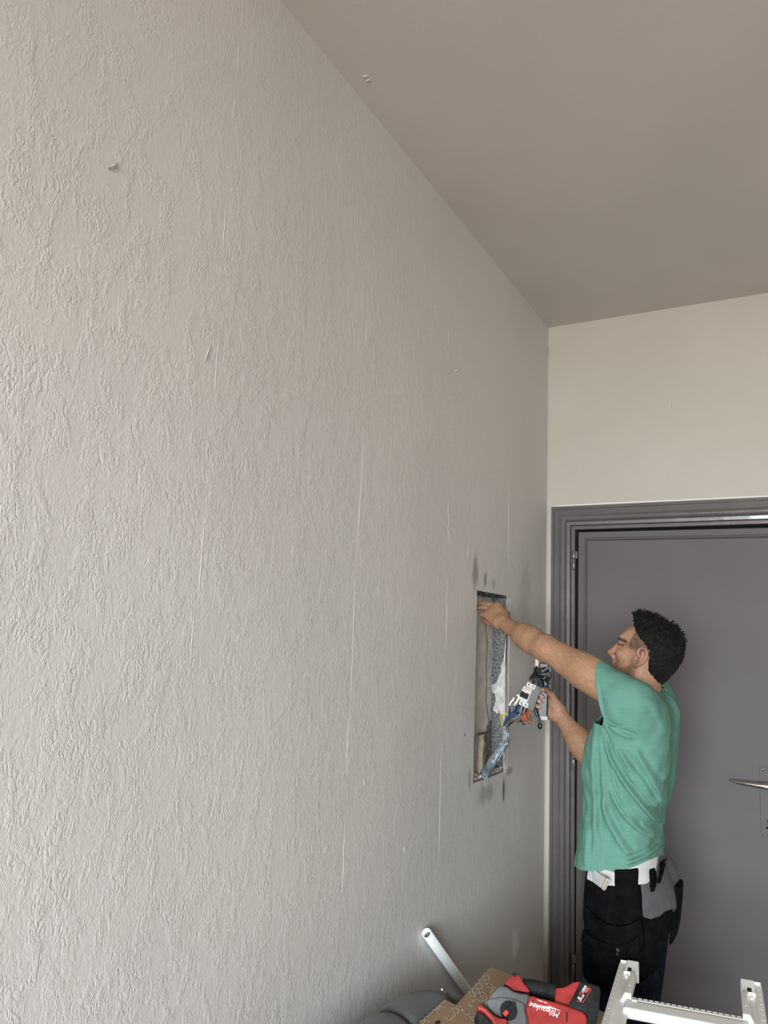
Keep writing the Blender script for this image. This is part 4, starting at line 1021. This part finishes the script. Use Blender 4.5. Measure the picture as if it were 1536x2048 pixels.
bm = bmesh.new(); bx(bm, (.20, 1.00, .14), (.86, 1.86, .34)); bevel(bm_obj('seat_base', bm, M_velvet, chair), .03, 3)
bm = bmesh.new(); bx(bm, (.22, 1.02, .34), (.88, 1.84, .45)); bevel(bm_obj('seat_cushion', bm, M_velvet, chair), .04, 4)
for x, y in ((.18, .98), (.18, 1.88), (.80, .98), (.80, 1.88)):
    bm = bmesh.new(); cyl(bm, (x, y, 0), (x, y, .30), .016, 12, .024); bm_obj('leg', bm, M_blk, chair, True)

# carton: flat pack across the arms
CZ = .70
carton = empty('flat_carton', (.5, 1.75, CZ-.062), 'flat brown cardboard carton printed with pale outlined shapes lying across the armchair', 'carton')
def CQ(x, y): return PZ(x, y, CZ)
A1, A2 = CQ(980, 1933), CQ(1021, 1948); far_d = nrm((CQ(1200, 2020)-A2)*[1, 1, 0])
ls = CQ(836, 2047); nb = CQ(888, 1998); na = CQ(912, 2009)
fr_ = A2+far_d*.72; nd_ = nrm((ls-nb)*[1, 1, 0])
near_l = nb+nd_*.62; near_r = fr_+nd_*.70
bm = bmesh.new(); top = [A1+far_d*.15, fr_, near_r, near_l+far_d*.13, ]
prism(bm, [p-np.array([0, 0, .003]) for p in top], np.array([0, 0, -.058])); bevel(bm_obj('carton_body', bm, M_card, carton), .003, 2)
fl = [A1, A1+(A2-A1)*.5, A2, A2+far_d*.30, A2+far_d*.30+nd_*.30, near_l+far_d*.3, near_l, nb, nb+(na-nb)*.25+(A1-na)*.01, na, ]
bm = bmesh.new(); prism(bm, [p+np.array([0, 0, -.0005]) for p in fl], np.array([0, 0, -.0038])); bevel(bm_obj('top_flap', bm, M_card, carton), .0012, 2)
def outline(bm, pts, wd=.0012, closed=True):
    P = [np.array([*p[:2], CZ+.0002]) for p in pts]; n = len(P)
    for i in range(n if closed else n-1):
        a, b = P[i], P[(i+1) % n]; d = nrm(b-a); s_ = np.array([-d[1], d[0], 0])*wd
        f = [a-d*wd+s_, b+d*wd+s_, b+d*wd-s_, a-d*wd-s_]; bm.faces.new([bm.verts.new(q) for q in f])
def cr(px, py, s0=820, t0=1920, k=6.982): return CQ(s0+px/k, t0+py/k)
bm = bmesh.new()
for q in (((1045, 208), (1115, 248), (1088, 290), (1005, 250)), ((1000, 262), (1068, 303), (1040, 348), (955, 305)), ((950, 318), (1020, 366), (985, 410), (908, 368)), ((898, 378), (975, 432), (940, 470), (860, 425)), ((855, 436), (925, 482), (890, 524), (812, 476)),
          ((990, 440), (1078, 490), (1050, 528), (965, 480)), ((960, 500), (1035, 545), (1000, 590), (930, 545)), ((615, 660), (690, 715), (655, 760), (575, 705)), ((665, 635), (735, 680), (715, 710), (640, 665)), ((855, 780), (930, 830), (900, 860), (830, 805))):
    outline(bm, [cr(*p) for p in q])
for q in (((1090, 322), (1068, 352)), ((1110, 330), (1172, 365), (1135, 405), (1080, 375)), ((1190, 375), (1110, 480)), ((905, 555), (870, 590)), ((960, 500), (925, 540)), ((1040, 590), (1075, 530)), ((440, 640), (365, 715), (405, 762)), ((440, 640), (500, 668)),
          ((470, 790), (550, 852), (635, 770)), ((485, 570), (455, 610), (430, 600)), ((430, 620), (400, 660), (375, 650)), ((380, 665), (345, 708), (320, 695)), ((320, 715), (290, 758), (262, 742)), ((270, 765), (235, 808), (208, 795)), ((215, 815), (170, 862), (140, 845)),
          ((275, 870), (235, 830), (200, 870)), ((745, 690), (725, 720)), ((760, 750), (800, 780), (835, 745)), ((150, 862), (190, 885))):
    outline(bm, [cr(*p) for p in q], closed=False)
tag(bm_obj('printed_outlines', bm, M_ink, carton), kind='stuff')
M_cw = new_mat('white_print', (.78, .76, .70), .8)
text_on('printed_letters', '.hv', cr(808, 628), cr(915, 690)-cr(808, 628), cr(840, 590)-cr(815, 640), .017, .008, M_cw, carton, bold=.02)
bm = bmesh.new(); p = cr(388, 872); P = [np.array([p[0]+r_*.0075*math.cos(a)*.8, p[1]+r_*.0095*math.sin(a), CZ+.0003]) for a, r_ in zip(np.linspace(0, 2*math.pi, 15)[:-1], [1, .8, 1.1, .9, 1.2, .8, 1, .75, 1.1, .95, 1.15, .8, 1.05, .9])]
bm.faces.new([bm.verts.new(q) for q in P]); bm_obj('torn_hole', bm, M_black, carton)
# crumb of plaster on the armchair
M_pvc = new_mat('white_pvc', (.70, .73, .70), .35)
pa, pb = PX(853, 1866, .022), PX(925, 1968, .022); dd = nrm(pb-pa); pe = pa+dd*((pa[2]-.004)/-dd[2])
pipe = empty('conduit_pipe', pe, 'white plastic conduit pipe leaning along the left wall behind the armchair', 'pipe')
bm = bmesh.new(); n = 20; side_ = nrm(np.cross(dd, [1, 0, 0])); up_ = np.cross(side_, dd)
for r_, flip in ((.0145, 0), (.0122, 1)):
    R0 = [bm.verts.new(pa+dd*(.006*math.sin(2*k*2*math.pi/n)*0)+r_*(math.cos(2*math.pi*k/n)*side_+math.sin(2*math.pi*k/n)*up_)) for k in range(n)]; R1 = [bm.verts.new(pe+r_*(math.cos(2*math.pi*k/n)*side_+math.sin(2*math.pi*k/n)*up_)) for k in range(n)]
    for k in range(n): bm.faces.new((R0[k], R0[(k+1) % n], R1[(k+1) % n], R1[k]))
    if not flip: OUT = R0
    else:
        for k in range(n): bm.faces.new((OUT[k], OUT[(k+1) % n], R0[(k+1) % n], R0[k]))
bm_obj('pipe_wall', bm, M_pvc, pipe, True)
bm = bmesh.new(); cyl(bm, pa+dd*.02, pa+dd*.03, .0121, 16); bm_obj('pipe_bore', bm, M_dark, pipe)

# ------------------------------------------------------------------ red cordless rotary hammer
M_red = new_mat('red_tool_plastic', (.26, .018, .016), .55, noise=(35, .3, 5)); M_gcase = new_mat('scuffed_grey_casting', (.095, .10, .10), .65, noise=(22, .35, 5), bump=(60, .2, .001))
M_rub = new_mat('dusty_black_rubber', (.011, .012, .012), .8, noise=(45, .6, 5), spec=.25); M_wtxt = new_mat('white_lettering', (.85, .85, .83), .5); M_redtxt = new_mat('red_lettering', (.55, .03, .02), .5)
tA = PZ(1085, 2000, .795); e1 = np.array([.873, .487, 0]); tlt = math.radians(38); e2 = np.array([0, 0, math.cos(tlt)])+np.array([-.487, .873, 0])*math.sin(tlt); tn = nrm(np.cross(e1, e2)); tn = tn if tn[1] < 0 else -tn
drill = empty('rotary_hammer', tA-[0, 0, .09], 'red and grey cordless rotary hammer with black battery lying upside down on the carton', 'power tool')
def DQ(px, py, d=0.0): return PPL(px, py, tA+tn*d, tn)
def dk(px, py, d=0.0): return DQ(940+px/5.486, 1920+py/5.486, d)
def dpart(name, pts, d0, th, mat, bw=.005, par=None, seg=3, crop=True):
    P = [(dk if crop else DQ)(x, y, d0) for x, y in pts]; bm = bmesh.new(); prism(bm, P, -tn*th); return bevel(bm_obj(name, bm, mat, par or drill), bw, seg, 25)
dpart('gear_housing', [(330, 265), (420, 290), (470, 335), (580, 360), (668, 372), (650, 440), (615, 520), (640, 640), (645, 785), (95, 785), (85, 650), (75, 560), (120, 480), (205, 415), (255, 340)], .0, .075, M_gcase, .010)
dpart('gear_cover', [(190, 430), (330, 400), (480, 420), (600, 470), (610, 560), (630, 785), (420, 785), (400, 640), (300, 625), (200, 530)], .004, .02, M_gcase, .004)
body_r = dpart('motor_housing', [(660, 378), (760, 408), (940, 455), (1080, 498), (1180, 538), (1235, 555), (1290, 605), (1300, 785), (640, 785), (636, 640), (612, 520), (640, 430)], .006, .086, M_red, .010)
lever_ = dpart('side_handle_clamp', [(78, 492), (130, 482), (200, 540), (262, 600), (330, 632), (412, 642), (408, 785), (300, 785), (232, 650), (150, 562), (88, 542)], .022, .030, M_red, .005)
dpart('clamp_collar', [(72, 545), (120, 560), (220, 655), (290, 720), (300, 785), (110, 785), (95, 660)], .014, .06, M_rub, .006)
dpart('handle_lug', [(372, 258), (430, 190), (480, 145), (540, 152), (562, 200), (602, 262), (668, 340), (640, 362), (560, 345), (470, 345), (440, 300)], -.018, .045, M_red, .007)
bm = bmesh.new(); c = dk(488, 160, -.016); cyl(bm, c, c+tn*.006, .0042, 14); bm_obj('lug_bolt', bm, M_black, drill)
bm = bmesh.new(); P = catmull([dk(580, 290, -.040), dk(700, 312, -.040), dk(830, 340, -.040), dk(960, 375, -.040)], 5); tube(bm, P, [.0165, .0168, .017, .0172]+[.0172]*(len(P)-8)+[.017, .0168, .0168, .0165], 18)
bm_obj('rubber_grip', bm, M_rub, drill, True)
dpart('grip_bridge', [(600, 330), (680, 320), (950, 420), (945, 460), (800, 415), (660, 372)], -.030, .03, M_black, .003)
dpart('rear_housing', [(942, 302), (1020, 302), (1080, 276), (1130, 242), (1215, 232), (1235, 260), (1170, 420), (1110, 520), (1000, 492), (936, 470)], -.008, .062, M_red, .009)
bat = dpart('battery', [(1215, 232), (1330, 258), (1415, 285), (1436, 318), (1420, 545), (1395, 690), (1360, 785), (1290, 785), (1292, 600), (1235, 556), (1180, 540), (1078, 500), (1130, 415)], .004, .076, M_rub, .007)
lab = dpart('battery_label', [(1236, 262), (1322, 285), (1342, 320), (1245, 472), (1165, 452), (1150, 430)], .0052, .004, M_black, .001, bat)
for a, b in (((1332, 318), (1240, 465)), ((1240, 465), (1168, 448))):
    bm = bmesh.new(); A_, B_ = dk(*a, .0056), dk(*b, .0056); wv = nrm(np.cross(B_-A_, tn))*.0006; obx(bm, A_-wv, B_-A_, wv*2, tn*.0004); bm_obj('label_line', bm, M_redtxt, bat)
ud, rd = nrm(dk(1275, 300)-dk(1195, 440)), nrm(dk(1290, 340)-dk(1225, 310))
def dtext(name, s_, p, xd, yd, w_, h_, mat, d, par, **k):
    xd = nrm(xd); yd = nrm(yd-xd*(yd@xd)); 
    if np.cross(xd, yd)@tn < 0: yd = -yd
    return text_on(name, s_, dk(*p, d), xd, yd, w_, h_, mat, par, **k)
dtext('label_capacity', '5', (1215, 455), ud, -rd, .0065, .0085, M_wtxt, .0056, bat, bold=.03); dtext('label_capacity_small', '.0 AH', (1236, 425), ud, -rd, .0085, .0042, M_wtxt, .0056, bat, bold=.02)
dtext('label_brand_line', 'RED', (1216, 392), ud, -rd, .0075, .0052, M_redtxt, .0056, bat, bold=.02); dtext('label_chemistry', 'LITHIUM', (1242, 362), ud, -rd, .0160, .0050, M_wtxt, .0056, bat, bold=.02)
xc = dtext('label_cell', 'XC', (1300, 350), ud, -rd, .0085, .0065, M_redtxt, .0062, bat, bold=.02)
bm = bmesh.new(); P = [dk(x, y, .0057) for x, y in ((1283, 300), (1312, 308), (1280, 362), (1250, 352))]; prism(bm, P, tn*.0003); bm_obj('cell_panel', bm, new_mat('pale_red_panel', (.30, .12, .11), .6), bat)
# selector knob
kc = dk(422, 560, .004); bm = bmesh.new(); cyl(bm, kc, kc+tn*.006, .0185, 28, .0175); bevel(bm_obj('knob_base', bm, M_rub, drill, False), .001)
ka = nrm(dk(475, 500)-dk(385, 600)); kb = np.cross(tn, ka)
bm = bmesh.new(); obx(bm, kc+tn*.005-ka*.0165-kb*.005, ka*.033, kb*.010, tn*.009); kn = bevel(bm_obj('mode_knob', bm, M_rub, drill), .0015)
bm = bmesh.new(); obx(bm, kc+tn*.0142-ka*.017-kb*.0042, ka*.011, kb*.0084, tn*.0006); bm_obj('red_pointer', bm, M_redtxt, kn)
# logo, upside down as the tool lies
lx, lyv = dk(690, 505)-dk(995, 615), dk(1000, 640)-dk(985, 570)
dtext('logo', 'Milwaukee', (985, 572), lx, lyv, np.linalg.norm(dk(678, 505)-dk(1000, 610)), .0125, M_wtxt, .0066, body_r, shear=.35, bold=.0)
bm = bmesh.new(); P = [dk(x, y, .0066) for x, y in ((690, 490), (850, 512), (868, 503), (1000, 560), (880, 528), (866, 537), (700, 500))]; prism(bm, P, tn*.0003); bm_obj('logo_bolt', bm, M_wtxt, body_r)
dtext('series_print', 'FUEL', (845, 465), dk(730, 432)-dk(845, 468), dk(800, 480)-dk(800, 460), .0225, .0026, M_wtxt, .0066, body_r, bold=.01)
for pp in (((688, 438), (700, 442), (675, 515), (660, 512)), ((1058, 572), (1072, 572), (1070, 680), (1056, 680))):
    dpart('vent_slot', pp, .0068, .001, M_black, .0002, body_r, 1)

# ------------------------------------------------------------------ white enclosure frame lying on the carton
M_wpl = new_mat('white_moulded_plastic', (.84, .83, .79), .32)
FZ = CZ+.0005
fo = PZ(1240, 1923, .745); fo[2] = FZ
fv = nrm([.106, -.994, 0]); fuh = np.array([.994, .106, 0]); rr_ = ray(1523, 1970)
sol = np.linalg.solve(np.array([[rr_[0], -fuh[0]], [rr_[1], -fuh[1]]]), PZ(1240, 1923, .745)[:2]-CAM[:2])
fu = fuh*sol[1]+np.array([0, 0, CAM[2]+rr_[2]*sol[0]-.745]); FW = np.linalg.norm(fu); fu = nrm(fu); print('frame rise', fu)
frame = empty('enclosure_frame', fo+fv*.3+fu*FW/2, 'white plastic electrical enclosure frame with punched edges resting on the carton', 'enclosure frame')
def FP(u, v, z): return fo+fu*u+fv*v+np.array([0, 0, z])
def fbox(bm, u0, u1, v0, v1, z0, z1): obx(bm, FP(u0, v0, z0), fu*(u1-u0), fv*(v1-v0), np.array([0, 0, z1-z0]))
VL = .60; TH = .045
def upright(m):
    """m: mirror; u measured from the outer edge"""
    def X(u): return FW-u if m else u
    def b2(bm, u0, u1, v0, v1, z0, z1): fbox(bm, min(X(u0), X(u1)), max(X(u0), X(u1)), v0, v1, z0, z1)
    def hexa(bm, q):
        a = [bm.verts.new(FP(X(u), v, z)) for u, v, z in q]
        for f in ((0, 1, 2, 3), (4, 7, 6, 5), (0, 4, 5, 1), (1, 5, 6, 2), (2, 6, 7, 3), (3, 7, 4, 0)): bm.faces.new([a[i] for i in f])
    bm = bmesh.new()                                       # punched flange: rails with square holes every 30 mm
    b2(bm, .0, .0045, .006, VL, TH-.004, TH); b2(bm, .0085, .0145, .003, VL, TH-.004, TH)
    v = .003; k = 0
    while v < VL-.03:
        b2(bm, .0045, .0085, v if k else .003, v+.0235 if k else .008, TH-.004, TH); v = v+.0285 if k else .0125; k += 1
    b2(bm, .004, .0145, .0, .004, TH-.004, TH)
    b2(bm, .0, .0025, .004, VL, 0, TH-.003)
    lb = bmesh.new(); fbox(lb, min(X(.0030), X(.0140)), max(X(.0030), X(.0140)), .006, VL-.01, TH-.010, TH-.0045); bm_obj('flange_hole_shade', lb, M_black, frame)  # added black strip under the flange, stands in for shade inside the holes
    bm_obj('punched_flange', bm, M_wpl, frame)
    bm = bmesh.new(); hexa(bm, [(.013, .004, TH-.004), (.047, .004, TH-.004), (.047, .062, TH-.004), (.013, .062, TH-.004), (.019, .008, TH+.010), (.047, .008, TH+.010), (.047, .060, TH+.002), (.021, .060, TH+.002)])
    bevel(bm_obj('end_box', bm, M_wpl, frame), .002, 2)
    bm = bmesh.new(); hexa(bm, [(.024, .0475, TH+.0035), (.034, .0475, TH+.0035), (.034, .0600, TH+.0008), (.024, .0600, TH+.0008), (.0245, .048, TH+.0055), (.0335, .048, TH+.0055), (.0335, .0603, TH+.0030), (.0245, .0603, TH+.0030)])
    bm_obj('knockout', bm, M_black, frame)
    bm = bmesh.new(); b2(bm, .002, .0475, .0, .004, 0, TH+.005); bevel(bm_obj('end_lip', bm, M_wpl, frame), .001)
    bm = bmesh.new(); b2(bm, .0145, .047, .060, VL, TH-.012, TH-.007); b2(bm, .0145, .0165, .060, VL, 0, TH-.004); bm_obj('channel_floor', bm, M_wpl, frame)
    bm = bmesh.new(); b2(bm, .016, .036, .064, .0675, TH-.008, TH+.003); bevel(bm_obj('cross_rib', bm, M_wpl, frame), .001)
    for vv in (.074, .081):
        bm = bmesh.new(); b2(bm, .021, .028, vv, vv+.0035, TH-.008, TH-.0025); bevel(bm_obj('snap_dimple', bm, M_wpl, frame), .001)
    bm = bmesh.new(); hexa(bm, [(.030, .070, TH-.008), (.045, .070, TH-.008), (.045, .090, TH-.008), (.030, .090, TH-.008), (.032, .071, TH+.006), (.045, .071, TH+.006), (.045, .090, TH+.006), (.034, .090, TH+.006)]); bevel(bm_obj('stepped_block', bm, M_wpl, frame), .0015)
    bm = bmesh.new(); hexa(bm, [(.032, .088, TH-.009), (.049, .088, TH-.009), (.049, .225, TH-.009), (.022, .225, TH-.009), (.036, .089, TH+.009), (.049, .089, TH+.009), (.049, .225, TH+.013), (.034, .225, TH+.013)]); bevel(bm_obj('side_ridge', bm, M_wpl, frame), .0025, 2)
    bm = bmesh.new(); b2(bm, .0395, .0415, .095, .175, TH+.008, TH+.0125); bm_obj('ridge_line', bm, M_wpl, frame)
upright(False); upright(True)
def crossbar(v0, s=1):
    u0, u1 = .047, FW-.047
    def vb(bm, a, b, z0, z1, w0=u0, w1=u1): fbox(bm, w0, w1, min(v0+s*a, v0+s*b), max(v0+s*a, v0+s*b), z0, z1)
    bm = bmesh.new(); vb(bm, .0, .004, 0, TH-.002)
    n = int((u1-u0)/.0125)
    for i in range(n): vb(bm, .0, .004, TH-.003, TH+.001, u0+i*.0125+.003, u0+i*.0125+.0125)
    bm_obj('toothed_rail', bm, M_wpl, frame)
    bm = bmesh.new(); vb(bm, .004, .012, TH-.016, TH-.010); bm_obj('rail_groove', bm, M_wpl, frame)
    bm = bmesh.new(); vb(bm, .012, .016, TH-.016, TH+.002); bevel(bm_obj('middle_rail', bm, M_wpl, frame), .001)
    bm = bmesh.new(); vb(bm, .016, .026, TH-.016, TH-.008); bm_obj('rail_groove', bm, M_wpl, frame)
    bm = bmesh.new(); vb(bm, .026, .075, TH-.02, TH+.004, u0-.012, u1+.012); bevel(bm_obj('crossbar_beam', bm, M_wpl, frame), .007, 4)
    bm = bmesh.new(); vb(bm, .020, .030, TH-.008, TH+.006, u0+.004, u0+.016); bevel(bm_obj('rail_clip', bm, M_wpl, frame), .001)
V0 = float((PZ(1288, 2001, .745)-fo)@fv)
crossbar(V0); crossbar(VL-.03, -1)
# crumb on the velvet
pc = PZ(884, 1979, .706)
bm = bmesh.new(); bmesh.ops.create_icosphere(bm, subdivisions=2, radius=.0028, matrix=Matrix.Translation(pc) @ Matrix.Diagonal((1, .8, .8, 1)))
tag(bm_obj('plaster_crumb', bm, M_fleck, None, False), 'tiny white plaster crumb on the grey velvet armchair back', 'crumb')
